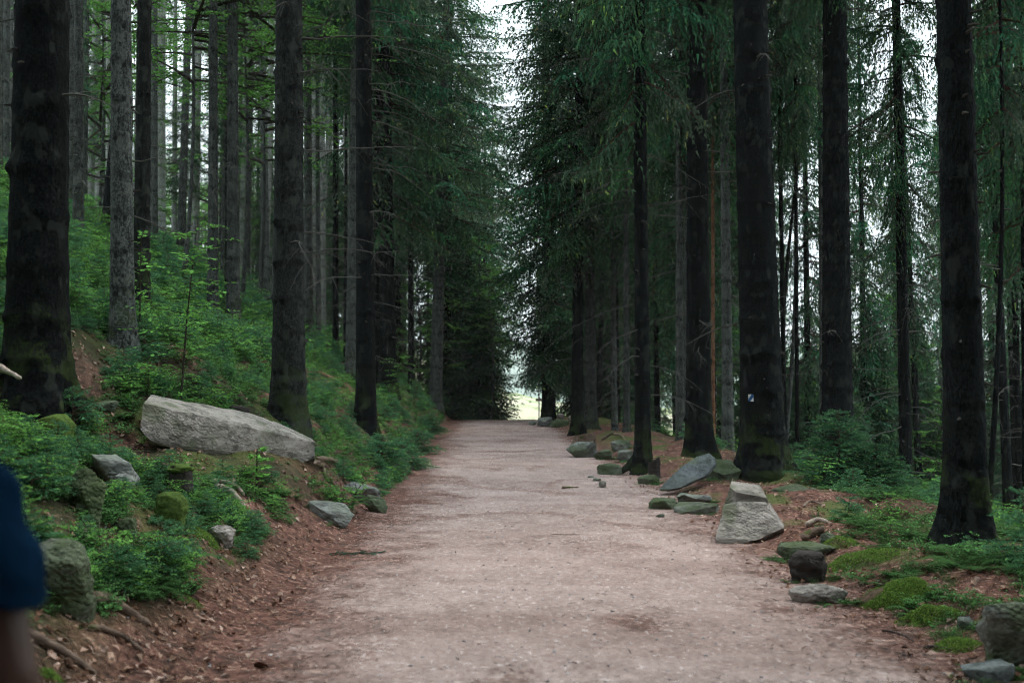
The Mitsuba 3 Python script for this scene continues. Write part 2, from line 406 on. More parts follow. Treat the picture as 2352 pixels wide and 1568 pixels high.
def shoot_leaves(acc, rng, p0, d0, l, n, size, col, droop=0.15):
    """A twig with leaves laid out in a flat spray on both sides."""
    s = np.linspace(0, 1, 3)[:, None]
    down = np.array([0, 0, -1.0])
    pts = p0 + d0 * l * s + down * droop * l * s ** 2
    acc.tube(pts, np.linspace(0.004 + 0.004 * l, 0.0015, 3), WOOD, 3)
    t = (np.arange(n) + 0.6) / n
    P = p0 + d0 * l * t[:, None] + down * droop * l * (t ** 2)[:, None]
    tg = unit(d0 + down * 2 * droop * t[:, None])
    sv = unit(np.cross(tg, [0, 0, 1.0]) + 1e-6) * np.where(np.arange(n) % 2 == 0, 1, -1)[:, None]
    D = unit(tg * 0.6 + sv * rng.uniform(0.5, 1.1, (n, 1)) + rng.normal(size=(n, 3)) * 0.22)
    S = unit(np.cross(D, np.array([0, 0, 1.0]) + rng.normal(size=(n, 3)) * 0.35))
    C = col * rng.uniform(0.65, 1.35, (n, 1)) * np.array([1, 1, 1]) + rng.uniform(0, 0.02, (n, 1)) * [1, 1, 0.2]
    acc.blades(P, D, S, size * rng.uniform(0.7, 1.25, n), size * 0.58 * rng.uniform(0.8, 1.2, n), C, True, 0.12)


BEECH = np.array([0.16, 0.38, 0.09])
BILB = np.array([0.125, 0.32, 0.105])


def broadleaf_crown(rng, Hc, R, nb, per_branch=16, leaf=0.10, col=BEECH):
    acc = Acc()
    for k in range(nb):
        z = Hc * (k + rng.uniform(0, 1)) / nb
        f = z / Hc
        L = R * math.sin(math.pi * (0.2 + 0.75 * f)) ** 0.7 * rng.uniform(0.6, 1.2)
        a = rng.uniform(0, 2 * math.pi)
        d = unit(np.array([math.cos(a), math.sin(a), rng.uniform(0.0, 0.45)]))
        p0 = np.array([0, 0, z])
        s = np.linspace(0, 1, 6)[:, None]
        acc.tube(p0 + d * L * s - np.array([0, 0, 0.2 * L]) * s ** 2, np.linspace(0.03, 0.005, 6) * L ** 0.5, WOOD, 3)
        for j in range(per_branch):
            t = rng.uniform(0.15, 1)
            q = p0 + d * L * t - np.array([0, 0, 0.2 * L]) * t * t
            sd = np.array([-d[1], d[0], 0]) * rng.choice([-1, 1])
            dd = unit(d * rng.uniform(0.2, 1) + sd * rng.uniform(0.3, 1) + [0, 0, rng.uniform(-0.3, 0.25)])
            shoot_leaves(acc, rng, q, dd, rng.uniform(0.35, 0.8) * min(1, L / 2 + 0.3), 11, leaf, col * rng.uniform(0.75, 1.3))
    return acc.arrays()


def clump(rng, kind):
    acc = Acc()
    if kind == 'bilberry':
        for k in range(15):
            a, r = rng.uniform(0, 2 * math.pi), rng.uniform(0, 0.13)
            d = unit(np.array([math.cos(a) * 0.75, math.sin(a) * 0.75, rng.uniform(0.5, 1.2)]))
            p0 = np.array([r * math.cos(a), r * math.sin(a), -0.03])
            l = rng.uniform(0.16, 0.38)
            shoot_leaves(acc, rng, p0, d, l, 9, 0.045, BILB * rng.uniform(0.7, 1.3), 0.35)
            for q in range(2):
                t = rng.uniform(0.4, 0.9)
                a2 = rng.uniform(0, 2 * math.pi)
                shoot_leaves(acc, rng, p0 + d * l * t, unit(np.array([math.cos(a2), math.sin(a2), 0.3])), rng.uniform(0.08, 0.18), 6, 0.04, BILB * rng.uniform(0.8, 1.5), 0.1)
    elif kind == 'beech':
        h = 0.6
        acc.tube([[0, 0, -0.05], [0.01, 0, h * 0.5], [0, 0.02, h]], [0.007, 0.005, 0.003], WOOD, 3)
        for k in range(13):
            a = rng.uniform(0, 2 * math.pi)
            z = h * rng.uniform(0.25, 1.0)
            shoot_leaves(acc, rng, np.array([0, 0, z]), unit(np.array([math.cos(a), math.sin(a), rng.uniform(-0.05, 0.3)])), rng.uniform(0.18, 0.42), 10, 0.07, BEECH * rng.uniform(0.75, 1.25), 0.1)
    elif kind == 'fern':
        for k in range(8):
            a = 2 * math.pi * k / 8 + rng.uniform(-0.3, 0.3)
            d, l = np.array([math.cos(a), math.sin(a), 0]), rng.uniform(0.35, 0.55)
            t = np.linspace(0.15, 1, 16)
            P = d * (l * t)[:, None] + np.array([0, 0, 1.0]) * (l * (1.1 * t - 0.95 * t * t))[:, None]
            sv = np.array([-d[1], d[0], 0])
            for sgn in (-1, 1):
                D = unit(sv * sgn + d * 0.45 + rng.normal(size=(16, 3)) * 0.08 + [0, 0, -0.1])
                w = 0.17 * l * 1.6 * np.sin(np.pi * np.clip(0.15 + 0.85 * t, 0, 1)) ** 0.8 + 0.012
                acc.blades(P, D, np.broadcast_to(d, (16, 3)), w, 0.028, np.array([0.06, 0.135, 0.045]) * rng.uniform(0.7, 1.25))
    elif kind == 'grass':
        n = 60
        a = rng.uniform(0, 2 * np.pi, n)
        out = np.stack([np.cos(a), np.sin(a), np.zeros(n)], -1)
        P = out * rng.uniform(0, 0.12, (n, 1))
        D = unit(out * rng.uniform(0.1, 0.9, (n, 1)) + [0, 0, 1.0])
        l = rng.uniform(0.12, 0.32, n)
        S = np.stack([-out[:, 1], out[:, 0], np.zeros(n)], -1)
        C = np.array([0.065, 0.13, 0.045]) * rng.uniform(0.6, 1.4, (n, 1))
        acc.blades(P, D, S, l * 0.6, 0.007, C, True)
        P2 = P + D * (l * 0.4)[:, None]
        acc.blades(P2, unit(D + out * 0.8 - [0, 0, 0.3]), S, l * 0.6, 0.005, C, True)
    return acc.arrays()


def small_spruce(rng, h, R, col=1.0, fine=False):
    acc = Acc()
    SB = SB_FINE if fine else SB_COARSE
    acc.tube([[0, 0, -0.05], [0, 0, h * 0.6], [0, 0, h]], [0.012 * h + 0.004, 0.008 * h + 0.003, 0.002], WOOD, 4)
    n = int(7 + 7 * h) if fine else int(4 + 5 * h)
    for k in range(n):
        f = (k + 0.5) / n
        for j in range(5 if fine else 4):
            L = max(0.12, R * (1 - f) ** 0.8 * rng.uniform(0.7, 1.15) + 0.06)
            b = SB[0 if L < 0.3 else 1][rng.integers(3)]
            sc = L / (0.25, 0.5)[0 if L < 0.3 else 1]
            m = np.array(mat((0, 0, h * (0.08 + 0.9 * f) + rng.uniform(-0.03, 0.03)), rng.uniform(0, 360))) @ np.array(T().rotate([0, 1, 0], -(5 + 30 * f + rng.uniform(-8, 8))).scale([sc, sc, sc]).matrix)
            acc.place(b, m)
    v, f, c = acc.arrays()
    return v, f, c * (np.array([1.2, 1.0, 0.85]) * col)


SB_FINE = [[spruce_branch(rng, L, blade=0.04, step=0.03, sec=0.05, hang=0.15, wide=0.55, seg=5) for _ in range(3)] for L in (0.25, 0.5)]
SB_COARSE = [[spruce_branch(rng, L, blade=0.06, step=0.045, sec=0.065, hang=0.15, wide=0.55, seg=3) for _ in range(3)] for L in (0.25, 0.5)]
tris = {}
for k in range(4):
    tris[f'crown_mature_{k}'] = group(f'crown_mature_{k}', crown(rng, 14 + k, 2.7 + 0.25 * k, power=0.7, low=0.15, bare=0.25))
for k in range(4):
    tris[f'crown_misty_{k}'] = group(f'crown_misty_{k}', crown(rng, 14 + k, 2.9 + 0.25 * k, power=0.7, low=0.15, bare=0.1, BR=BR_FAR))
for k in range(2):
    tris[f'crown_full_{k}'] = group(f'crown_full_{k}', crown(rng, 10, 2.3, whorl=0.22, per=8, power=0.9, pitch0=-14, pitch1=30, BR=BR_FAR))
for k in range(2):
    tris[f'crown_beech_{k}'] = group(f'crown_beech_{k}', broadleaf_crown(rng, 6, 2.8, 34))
KIND_VARIANTS = {}
for kind, nv in (('bilberry', 3), ('beech', 3), ('fern', 2), ('grass', 2)):
    for k in range(nv):
        tris[f'{kind}_{k}'] = group(f'tmpl_{kind}_{k}', clump(rng, kind), child='leaves')
    KIND_VARIANTS[kind] = [f'tmpl_{kind}_{k}' for k in range(nv)]
for k in range(3):
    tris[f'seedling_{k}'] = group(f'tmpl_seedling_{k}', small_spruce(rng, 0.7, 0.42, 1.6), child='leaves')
KIND_VARIANTS['seedling'] = [f'tmpl_seedling_{k}' for k in range(3)]


def dead_curve(rng, L, droop, up=0.1):
    s = np.linspace(0, 1, 7)
    wob = np.cumsum(rng.normal(size=(7, 2)) * 0.03 * L, 0)
    return np.stack([L * s, wob[:, 0] - wob[0, 0], L * (up * s - droop * s ** 2) + 0.5 * (wob[:, 1] - wob[0, 1])], -1)


def dead_branch(rng, L, droop=0.4, r=0.011, twigs=6, col=(0.11, 0.105, 0.098)):
    acc = Acc()
    c = dead_curve(rng, L, droop, rng.uniform(-0.1, 0.15))
    col = np.array(col) * rng.uniform(0.6, 1.3)
    acc.tube(c, np.linspace(r, r * 0.25, 7), col, 4)
    for k in range(twigs):
        t = rng.uniform(0.2, 0.95)
        i = min(5, int(t * 6))
        p = c[i] + (c[i + 1] - c[i]) * (t * 6 - i)
        l = L * rng.uniform(0.12, 0.4) * (1.1 - t * 0.5)
        d = unit(np.array([rng.uniform(0.3, 1), rng.choice([-1, 1]) * rng.uniform(0.3, 1), rng.uniform(-0.9, 0.2)]))
        q = p + d * l * np.linspace(0, 1, 4)[:, None] + np.array([0, 0, -0.35 * l]) * (np.linspace(0, 1, 4) ** 2)[:, None]
        acc.tube(q, np.linspace(r * 0.4, r * 0.15, 4), col, 3)
    return acc.arrays()


def dead_set(rng, z0, z1, n, Lr, r=0.009):
    acc = Acc()
    for k in range(n):
        b = dead_branch(rng, rng.uniform(*Lr) * (0.5 + 0.6 * rng.random()), rng.uniform(0.15, 0.7), r * rng.uniform(0.6, 1.2), 4)
        acc.place(b, np.array(mat((0, 0, rng.uniform(z0, z1)), rng.uniform(0, 360))))
    return acc.arrays()


for k in range(4):
    group(f'dead_twigs_{k}', dead_set(rng, 0.8, 9.0, 60, (0.6, 1.8)), 'twig', 'twigs')

# ------------------------------------------------------------------ tree trunks
tree_no = [0]


def trunk_mesh(rng, r0, height, lean, sides, dz, flare=0.55, rough=0.018, whorls=True, bend=0.0, zmax=None, buttress=5):
    """Tapered trunk from 0.5 m below ground, with root flare, whorl swellings and uneven bark; uv = (arc length + 10*tree, height)."""
    zmax = zmax or height
    zs = np.concatenate([[-0.5, -0.25, -0.1], np.arange(0, min(1.2, zmax), dz * 0.6), np.arange(1.2, zmax, dz), [zmax]])
    a = np.linspace(0, 2 * np.pi, sides + 1)
    Z, A = np.meshgrid(zs, a, indexing='ij')
    prof = np.clip(1 - Z / height, 0.02, 1) ** 0.72
    ph = rng.uniform(0, 6.28, 3)
    lobes = 0.55 + 0.45 * np.cos(buttress * A + ph[0]) * 0.7 + 0.35 * np.cos((buttress - 2) * A + ph[1])
    fl = flare * np.exp(-np.maximum(Z, -0.05) / 0.28) * lobes + 0.16 * np.exp(-np.maximum(Z, 0) / 1.1)
    q = np.stack([np.cos(A) * r0 * 14, np.sin(A) * r0 * 14, Z * 5], -1)
    nz = meshkit.fbm(q + rng.uniform(0, 99), 3, int(rng.integers(99))) - 0.5
    R = r0 * (prof + fl + rough * 2.2 * nz)
    if whorls:
        zw = np.arange(rng.uniform(0.3, 0.7), zmax, rng.uniform(0.42, 0.62))
        for z in zw:
            zj = z + rng.uniform(-0.05, 0.05)
            R += 0.035 * r0 * np.exp(-((Z - zj) / 0.05) ** 2)
            for k in range(4):
                ak = rng.uniform(0, 6.28)
                R += 0.11 * r0 * np.exp(-((Z - zj + rng.uniform(-0.05, 0.05)) / 0.045) ** 2 - (np.angle(np.exp(1j * (A - ak))) / 0.22) ** 2)
    R[:, -1] = R[:, 0]
    cx, cy = lean[0] * Z + bend * np.sin(Z / height * 5.0), lean[1] * Z
    v = np.stack([cx + R * np.cos(A), cy + R * np.sin(A), Z], -1).reshape(-1, 3)
    n = sides + 1
    i, j = np.meshgrid(np.arange(len(zs) - 1), np.arange(sides), indexing='ij')
    f = np.stack([i * n + j, i * n + j + 1, (i + 1) * n + j + 1, (i + 1) * n + j], -1).reshape(-1, 4)
    tree_no[0] += 1
    uv = np.stack([A * r0 + 10 * tree_no[0] + 2, Z], -1).reshape(-1, 2)
    return M(v, np.vstack([f[:, [0, 1, 2]], f[:, [0, 2, 3]]])), uv


TREES = []


def tree(label, base, r0, lean=(0, 0), height=26, crown_z=10, crown_g=None, crown_s=(1, 1), bark='bark_dark', dead=14, sides=22, dz=0.07,
         dead_z=(1.5, 9), dead_L=(0.5, 1.8), group=None, name='spruce_tree', flare=0.55, bend=0.0, twigset=None, az=None, seed=0, zmax=None, cat='tree', whorls=True):
    rg = np.random.default_rng(1000 + len(TREES) + seed)
    root = numbered(name)
    TREES.append((root, np.asarray(base), r0))
    tag(root, label, cat, group)
    base = np.asarray(base, float)
    m, uv = trunk_mesh(rg, r0, height, lean, sides, dz, flare, bend=bend, zmax=zmax, whorls=whorls)
    m.vertices += base
    part(root, 'trunk', m, bark, smooth=True, uv=uv)
    ax = lambda z: base + np.array([lean[0] * z + bend * math.sin(z / height * 5.0), lean[1] * z, z])
    if crown_g:
        Hc = {'m': 15, 'f': 10, 'b': 6}[crown_g.split('_')[1][0]]
        p = ax(crown_z)
        inst(root + '__crown', crown_g, mat(p, rg.uniform(0, 360), (crown_s[0], crown_s[0], crown_s[1])))
    for k in range(dead):
        z = rg.uniform(*dead_z)
        rr = r0 * (1 - z / height) ** 0.72 * 0.85
        v, f, c = dead_branch(rg, rg.uniform(*dead_L), rg.uniform(0.05, 0.55), 0.008 + 0.025 * r0 * rg.uniform(0.3, 1), 5)
        a = math.degrees(rg.uniform(0, 2 * math.pi)) if az is None else rg.normal(az[0], az[1])
        mm = np.array(mat(ax(z), a)) @ np.array(T().translate([rr, 0, 0]).matrix)
        part(root, 'dead_branch', M(v @ mm[:3, :3].T + mm[:3, 3], f), 'twig', color=c)
    if dead:
        acc = Acc()
        for k in range(34):
            z = rg.uniform(0.8, 9)
            rr = r0 * (1 - z / height) ** 0.72
            a = rg.uniform(0, 2 * math.pi)
            o = np.array([math.cos(a), math.sin(a), rg.uniform(-0.35, 0.25)])
            l = rg.uniform(0.03, 0.14)
            p = ax(z) + o * [rr * 0.9, rr * 0.9, 0]
            acc.tube(np.array([p, p + o * (l * 0.5 + 0.02), p + o * (l + 0.02) + [0, 0, -0.1 * l]]), np.array([0.02, 0.012, 0.004]) * rg.uniform(0.6, 1.1), np.array([0.06, 0.055, 0.05]) * rg.uniform(0.5, 1.6), 5)
        v, f, c = acc.arrays()
        tag(part(root, 'branch_stubs', M(v, f), 'twig', color=c), kind='stuff')
    if twigset is not None:
        key = root + '__dead_twigs'
        inst(key, f'dead_twigs_{twigset}', mat(base, rg.uniform(0, 360), 1.0))
        tag(key, kind='stuff')
    return root


def tr(label, ut, ub, v=None, d=None, w=40, dy=0, **k):
    """A tree read off the photograph: its axis at the top edge (ut) and at its foot (ub), the foot's height v or its distance d, and its width w."""
    if v is not None:
        b = hit(ub, v)
    else:
        x = at(ub, 884, d)[0]
        b = np.array([x, d, float(H(x, d))])
    top = at(ut, 0, b[1])
    lean = ((top[0] - b[0]) / max(1, top[2] - b[2]), 0)
    r0 = w / 2 / F * b[1]
    ht = k.pop('height', 22 + 8 * min(1, r0 / 0.25))
    return tree(label, b, r0 / (1 - 3 / ht) ** 0.72, lean, ht, **k)


CM = lambda k: f'crown_mature_{k}'
CF = lambda k: f'crown_misty_{k}'
# the left side, from the path edge outwards
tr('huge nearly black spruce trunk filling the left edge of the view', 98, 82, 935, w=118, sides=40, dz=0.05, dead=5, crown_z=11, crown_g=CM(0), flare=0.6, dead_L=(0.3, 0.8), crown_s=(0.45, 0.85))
tr('straight grey spruce trunk just right of the huge dark one', 278, 281, 800, w=46, bark='bark_grey', sides=28, dz=0.06, dead=10, crown_z=11, crown_g=CM(1), dead_L=(0.4, 1.2), crown_s=(0.45, 0.85))
tr('dark knotted spruce trunk close behind the straight grey one', 332, 324, 722, w=33, bark='bark_mid', sides=24, dead=12, crown_z=10, crown_g=CM(2), crown_s=(0.45, 0.85))
tr('grey spruce standing high on the ferny slope with its foot in ferns', 181, 180, 562, w=21, bark='bark_grey', dead=8, crown_z=11, crown_g=CM(3), twigset=0, crown_s=(0.45, 0.85))
tr('slim grey spruce trunk touching the left side of a thicker one uphill', 165, 161, 492, w=15, bark='bark_grey', dead=6, crown_z=11, crown_g=CM(0), crown_s=(0.45, 0.85))
tr('leaning dark trunk rising from the slope behind the straight grey spruce', 292, 243, 562, w=24, dead=4, crown_z=9, crown_g=CM(1), height=18, crown_s=(0.45, 0.85))
tr('pale ringed spruce trunk behind the slender beech sapling', 490, 489, 733, w=22, bark='bark_grey', sides=24, dead=16, crown_z=10, crown_g=CM(2), twigset=1, crown_s=(0.45, 0.85))
tr('grey spruce trunk with many thin twigs, left of the thick ringed spruce', 534, 536, 756, w=27, bark='bark_grey', sides=24, dead=14, crown_z=10, crown_g=CM(3), twigset=2, crown_s=(0.45, 0.85))
tr('thin dark trunk half hidden behind the twiggy grey spruce', 521, 522, 700, w=11, dead=6, crown_z=9, crown_g=CM(0), crown_s=(0.45, 0.85))
tr('thick ringed spruce standing right behind the large pale slab', 664, 663, 975, w=66, sides=40, dz=0.05, bark='bark_mid', dead=16, crown_z=11, crown_g=CM(1), az=(0, 50), dead_z=(2, 8.5), dead_L=(0.8, 2.0), flare=0.45, crown_s=(0.45, 0.85))
tr('spruce trunk in the green behind the thick ringed spruce', 706, 709, 786, w=20, bark='bark_grey', dead=12, crown_z=12, crown_g=CM(2), twigset=3, crown_s=(0.45, 0.85))
tr('thinner neighbour trunk just right of the spruce behind the ringed one', 728, 732, 790, w=11, bark='bark_grey', dead=8, crown_z=11, crown_g=CM(3), twigset=0, crown_s=(0.45, 0.85))
tr('slim dark trunk rising from leafy saplings left of the black path-side spruce', 770, 771, 832, w=13, dead=8, crown_z=10, crown_g=CM(0), crown_s=(0.8, 0.9), twigset=1)
tr('pole-thin black trunk close left of the black path-side spruce', 796, 793, 838, w=8, dead=6, crown_z=9, crown_g=CM(1), crown_s=(0.7, 0.8))
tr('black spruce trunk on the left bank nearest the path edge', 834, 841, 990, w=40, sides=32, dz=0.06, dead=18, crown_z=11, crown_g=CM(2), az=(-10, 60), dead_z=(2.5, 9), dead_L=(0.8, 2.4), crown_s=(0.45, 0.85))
tr('dark trunk directly behind the black path-side spruce', 862, 866, 885, w=14, dead=8, crown_z=9, crown_g=CM(3), crown_s=(0.9, 1))
tr('reddish dark trunk whose top is lost in drooping green branches', 880, 892, 905, w=36, sides=26, dead=16, crown_z=5.5, crown_g=CM(0), crown_s=(1.15, 1.25), twigset=2)
tr('thin trunk standing in saplings between the reddish trunk and the pale scaly one', 940, 944, 905, w=12, dead=6, crown_z=6, crown_g=CM(1), crown_s=(0.8, 0.9))
tr('pale scaly leaning trunk near the crest on the left of the path', 1026, 1000, 935, w=27, bark='bark_grey', sides=26, dead=14, crown_z=7.5, crown_g=CM(2), crown_s=(1.45, 1.25))
tr('brown trunk just right of the pale scaly leaning one', 1036, 1025, 942, w=18, dead=12, crown_z=6.5, crown_g=CM(3), crown_s=(1.45, 1.25))
# the right side
tr('dark spruce with a swollen foot beside the mossy boulder at the path edge', 1468, 1476, None, 17.6, w=32, sides=30, dz=0.06, dead=26, crown_z=6.2, crown_g=CM(0), crown_s=(0.8, 1.2), flare=0.75, dead_z=(1, 8), dead_L=(0.6, 2.0))
tr('thick black spruce behind the leaning grey slab', 1600, 1604, None, 19.5, w=52, sides=34, dz=0.06, dead=12, crown_z=10, crown_g=CM(1), dead_L=(0.8, 2.4))
tr('broad black spruce bearing the white and blue painted trail marker', 1722, 1752, None, 15.4, w=86, sides=44, dz=0.05, dead=5, crown_z=11, crown_g=CM(2), flare=0.6, dead_L=(0.4, 1.2))
tr('thick black spruce behind the bright green young spruce', 1917, 1921, None, 19.0, w=63, sides=34, dead=10, crown_z=9.5, crown_s=(0.56, 1.0), crown_g=CM(3), dead_L=(0.5, 1.6))
tr('slender dark spruce with long bare side branches on the right slope', 2058, 2078, None, 21.0, w=25, dead=30, crown_z=5.8, crown_s=(0.56, 1.0), crown_g=CM(0), dead_z=(0.5, 7), dead_L=(1.0, 2.4))
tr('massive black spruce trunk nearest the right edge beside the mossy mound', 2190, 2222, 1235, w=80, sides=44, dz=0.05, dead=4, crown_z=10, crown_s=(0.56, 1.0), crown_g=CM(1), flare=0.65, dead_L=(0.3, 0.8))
tr('thin dark trunk right of the trail marker spruce', 1826, 1829, None, 24, w=9, dead=14, crown_z=8, crown_s=(0.56, 1.0), crown_g=CM(2), dead_L=(0.4, 1.3))
tr('thin straight trunk close behind the trail marker spruce', 1786, 1801, None, 25, w=11, dead=12, crown_z=8, crown_s=(0.56, 1.0), crown_g=CM(3), dead_L=(0.4, 1.3))
tr('grey-brown spruce pole between the two thickest dark trunks', 1661, 1671, None, 23.5, w=23, bark='bark_grey', dead=26, crown_z=7.5, crown_g=CM(0), crown_s=(0.7, 1), dead_L=(0.4, 1.5))
tr('thin spruce pole with flaking orange-red bark', 1636, 1637, None, 24.5, w=8, bark='bark_red', dead=14, crown_z=8, crown_g=CM(1), crown_s=(0.5, 0.9), dead_L=(0.3, 0.8), dead_z=(0.5, 7))
tr('smooth grey-brown trunk close left of the thick black spruce', 1558, 1561, None, 25, w=17, bark='bark_grey', dead=22, crown_z=7, crown_g=CM(2), crown_s=(0.7, 1), dead_L=(0.4, 1.6))
tr('thinner twin trunk touching the smooth grey-brown one', 1574, 1575, None, 27, w=10, bark='bark_grey', dead=10, crown_z=8, crown_g=CM(3), crown_s=(0.6, 1))
tr('slim bare spruce pole in the dark stand right of the paired trunks', 1404, 1411, None, 32, w=12, bark='bark_grey', dead=26, crown_z=7.5, crown_g=CM(0), crown_s=(0.7, 1), twigset=3)
tr('slim ringed spruce pole beside the curved surface root', 1436, 1439, None, 29, w=13, bark='bark_grey', dead=26, crown_z=7.0, crown_g=CM(1), crown_s=(0.7, 1), twigset=0)
tr('dark front trunk of the paired spruces by the old stump', 1332, 1325, None, 31.0, w=25, sides=26, dead=22, crown_z=6.0, crown_g=CM(2), crown_s=(1.15, 1.25), flare=0.8, dead_z=(1, 7))
tr('lighter rear trunk of the paired spruces by the old stump', 1352, 1357, None, 32.5, w=24, bark='bark_grey', sides=26, dead=22, crown_z=5.5, crown_g=CM(3), crown_s=(1.15, 1.25), flare=0.8, dead_z=(1, 7))
crest_ = tr('dark spruce at the crest beside the far gap of light', 1254, 1259, None, 42.5, w=26, sides=24, dead=14, crown_z=2.6, crown_g=CM(0), crown_s=(1.45, 1.25), flare=0.7)
inst(crest_ + '__lower_crown', 'crown_full_1', mat(TREES[-1][1] + [0, 0, 1.75], 40, (0.62, 0.62, 0.62)))
tr('thin curved grey trunk leaning between the right-hand spruces', 1822, 1796, None, 30, w=9, bark='bark_grey', dead=6, crown_z=10, crown_g=CM(1), crown_s=(0.5, 0.8), bend=0.25, height=18)
tr('thin dark curved trunk crossing the curved grey one', 1868, 1788, None, 28, w=9, dead=6, crown_z=9, bend=-0.2, height=16, crown_g=CM(2), crown_s=(0.5, 0.8))
tr('pale trunk edging out left of the thick black right-hand spruce', 1882, 1888, None, 26, w=13, bark='bark_grey', dead=6, crown_z=9, crown_s=(0.56, 1.0), crown_g=CM(3))
tr('thin dark curved trunk right of the massive black spruce', 2290, 2262, None, 17, w=11, dead=8, crown_z=6.5, crown_s=(0.56, 1.0), crown_g=CM(0), bend=0.15, height=16)
tr('dark thin trunk at the very right edge of the view', 2346, 2349, None, 19, w=13, dead=8, crown_z=5, crown_s=(0.56, 1.0), crown_g=CM(1))

# ------------------------------------------------------------------ the forest behind
def crowded(p, dmin):
    return any(math.hypot(p[0] - q[1][0], p[1] - q[1][1]) < dmin for q in TREES)


def in_view(p, margin=0.04):
    return p[1] > 2 and abs(p[0]) / p[1] < 0.51 + margin


def pole(label, x, y, r0, group, bark, crown_g, crown_z, crown_s, height=24, twigset=0, lean=0.0):
    return tree(label, (x, y, float(H(x, y))), r0, (lean, 0), height, crown_z, crown_g, crown_s, bark, 0, 10, 0.25, group=group, twigset=twigset, whorls=False)


rb = np.random.default_rng(21)
n_left = 0
for _ in range(6000):
    y = rb.uniform(24, 62)
    x = -rb.uniform(3.5, 0.55 * y + 3)
    if n_left >= 76 or not in_view((x, y), 0.05) or crowded((x, y), 1.7 if y > 40 else 2.6) or x > path_centre(y) - 3.4 - 0.05 * max(0, y - 40):
        continue
    r = rb.uniform(0.10, 0.2)
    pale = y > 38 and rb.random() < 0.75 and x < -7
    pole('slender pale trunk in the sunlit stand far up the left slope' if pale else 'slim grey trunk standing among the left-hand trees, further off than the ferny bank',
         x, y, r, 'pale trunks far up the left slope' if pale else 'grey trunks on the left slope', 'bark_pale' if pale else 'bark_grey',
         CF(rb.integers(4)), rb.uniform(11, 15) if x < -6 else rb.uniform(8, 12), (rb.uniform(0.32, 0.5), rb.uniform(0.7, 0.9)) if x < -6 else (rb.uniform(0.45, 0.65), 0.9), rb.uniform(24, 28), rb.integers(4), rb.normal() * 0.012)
    n_left += 1
n_right = 0
for _ in range(6000):
    y = rb.uniform(21, 66)
    x = rb.uniform(3.5, 0.56 * y + 2)
    if n_right >= 40 or not in_view((x, y), 0.05) or crowded((x, y), 2.0) or x < path_centre(y) + 3.0:
        continue
    dense = x < 0.25 * y
    if not dense and (y > 52 or rb.random() < 0.5):
        continue
    pole('slim dark trunk deep in the shaded stand right of the path' if dense else 'thin dark spruce on the falling ground at the right with sky behind it', x, y, rb.uniform(0.06, 0.15),
         'dark trunks right of the path' if dense else 'spruces on the falling ground at the right', 'bark_dark', CF(rb.integers(4)), rb.uniform(2.5, 7) if dense else rb.uniform(2, 9),
         (rb.uniform(0.5, 0.8) if dense else rb.uniform(0.4, 0.62), rb.uniform(0.8, 1.1)), rb.uniform(17, 24), rb.integers(4), rb.normal() * 0.015)
    n_right += 1
# beyond the crest, both sides of the gap
for x, y, r, cz, sx, sh in ((-5.4, 47, 0.2, 6, 0.75, 1.2), (-8, 52, 0.2, 7, 0.75, 1.2), (-4.6, 63, 0.22, 6, 1.0, 1.2), (-6.5, 60, 0.2, 7, 0.8, 1.2), (3.4, 48, 0.2, 2.5, 1.1, 1.3), (5.2, 52, 0.2, 2.5, 1.1, 1.3), (4.5, 60, 0.2, 3, 1.2, 1.3), (8, 58, 0.2, 3, 1.1, 1.3), (-1.5, 76, 0.2, 7, 1.4, 1.3), (2.3, 57, 0.18, 9, 1.35, 1.15), (-1.9, 70, 0.2, 10, 1.5, 1.2), (-3.0, 90, 0.2, 7, 1.7, 1.3), (-3.6, 66, 0.2, 3, 1.3, 1.35), (-3.4, 86, 0.2, 3, 1.3, 1.35), (7.0, 74, 0.2, 2, 1.3, 1.35), (-4, 78, 0.2, 3, 1.3, 1.35), (7, 82, 0.2, 2, 1.3, 1.3), (-9, 70, 0.2, 3, 1.2, 1.3), (10, 70, 0.2, 2, 1.2, 1.3)):
    side = 'left' if x < 0 else 'right'
    pole(f'tall spruce with drooping branches beyond the crest, {side} of the gap of light', x, y, r, f'spruces beyond the crest, {side} of the gap', 'bark_dark', CF(rb.integers(4)), cz, (sx, sh), 27, rb.integers(4))
# forest behind and beside the camera: it shades the path and trunks as the real wood does
for x, y in ((-3.2, -8), (3.0, -9), (0.3, -12), (-1.5, -14), (2, -25), (-4, -21), (-11, -11), (8, -4.5), (-7, -2.5), (11, -9), (-6, 1), (-4.2, -4), (-8, -7), (-5, -12), (4.6, 2), (6.8, 5.5), (4.2, -4), (7.5, -7), (5, -12), (-10, 4), (-13, -2), (10, -1), (-2.5, -16), (3, -17), (12, 8), (0.5, -21), (-8, -18), (9, -15)):
    pole('spruce of the wood around the viewpoint, outside the picture', x, y, 0.24, 'spruces around the viewpoint', 'bark_dark', CF(rb.integers(4)), (2.5 if y < -6 else 5) if y < 0 else 10, (1.3, 1.2), 26, rb.integers(4))

for k in range(30):
    ang = math.radians(192 + 156 * ((k % 15) + 0.5 * (k > 14)) / 14.5)
    rad = (14 if k < 15 else 20) + 2.5 * math.sin(k * 7.1)
    x, y = rad * math.cos(ang), rad * math.sin(ang)
    pole('spruce of the wood around the viewpoint, outside the picture', x, y, 0.22, 'spruces around the viewpoint', 'bark_dark', CF(k % 4), 0.4, (1.6, 1.35), 25, k % 4)


def spruce_bush(label, x, y, s, sh, g, group=None, tw=None):
    b = (x, y, float(H(x, y)))
    return tree(label, b, 0.011 * 10 * sh * 0.9, (0, 0), 10.5 * sh, 0.1, f'crown_full_{g}', (s, sh), 'bark_dark', 0, 8, 0.4, group=group, name='young_spruce', whorls=False)


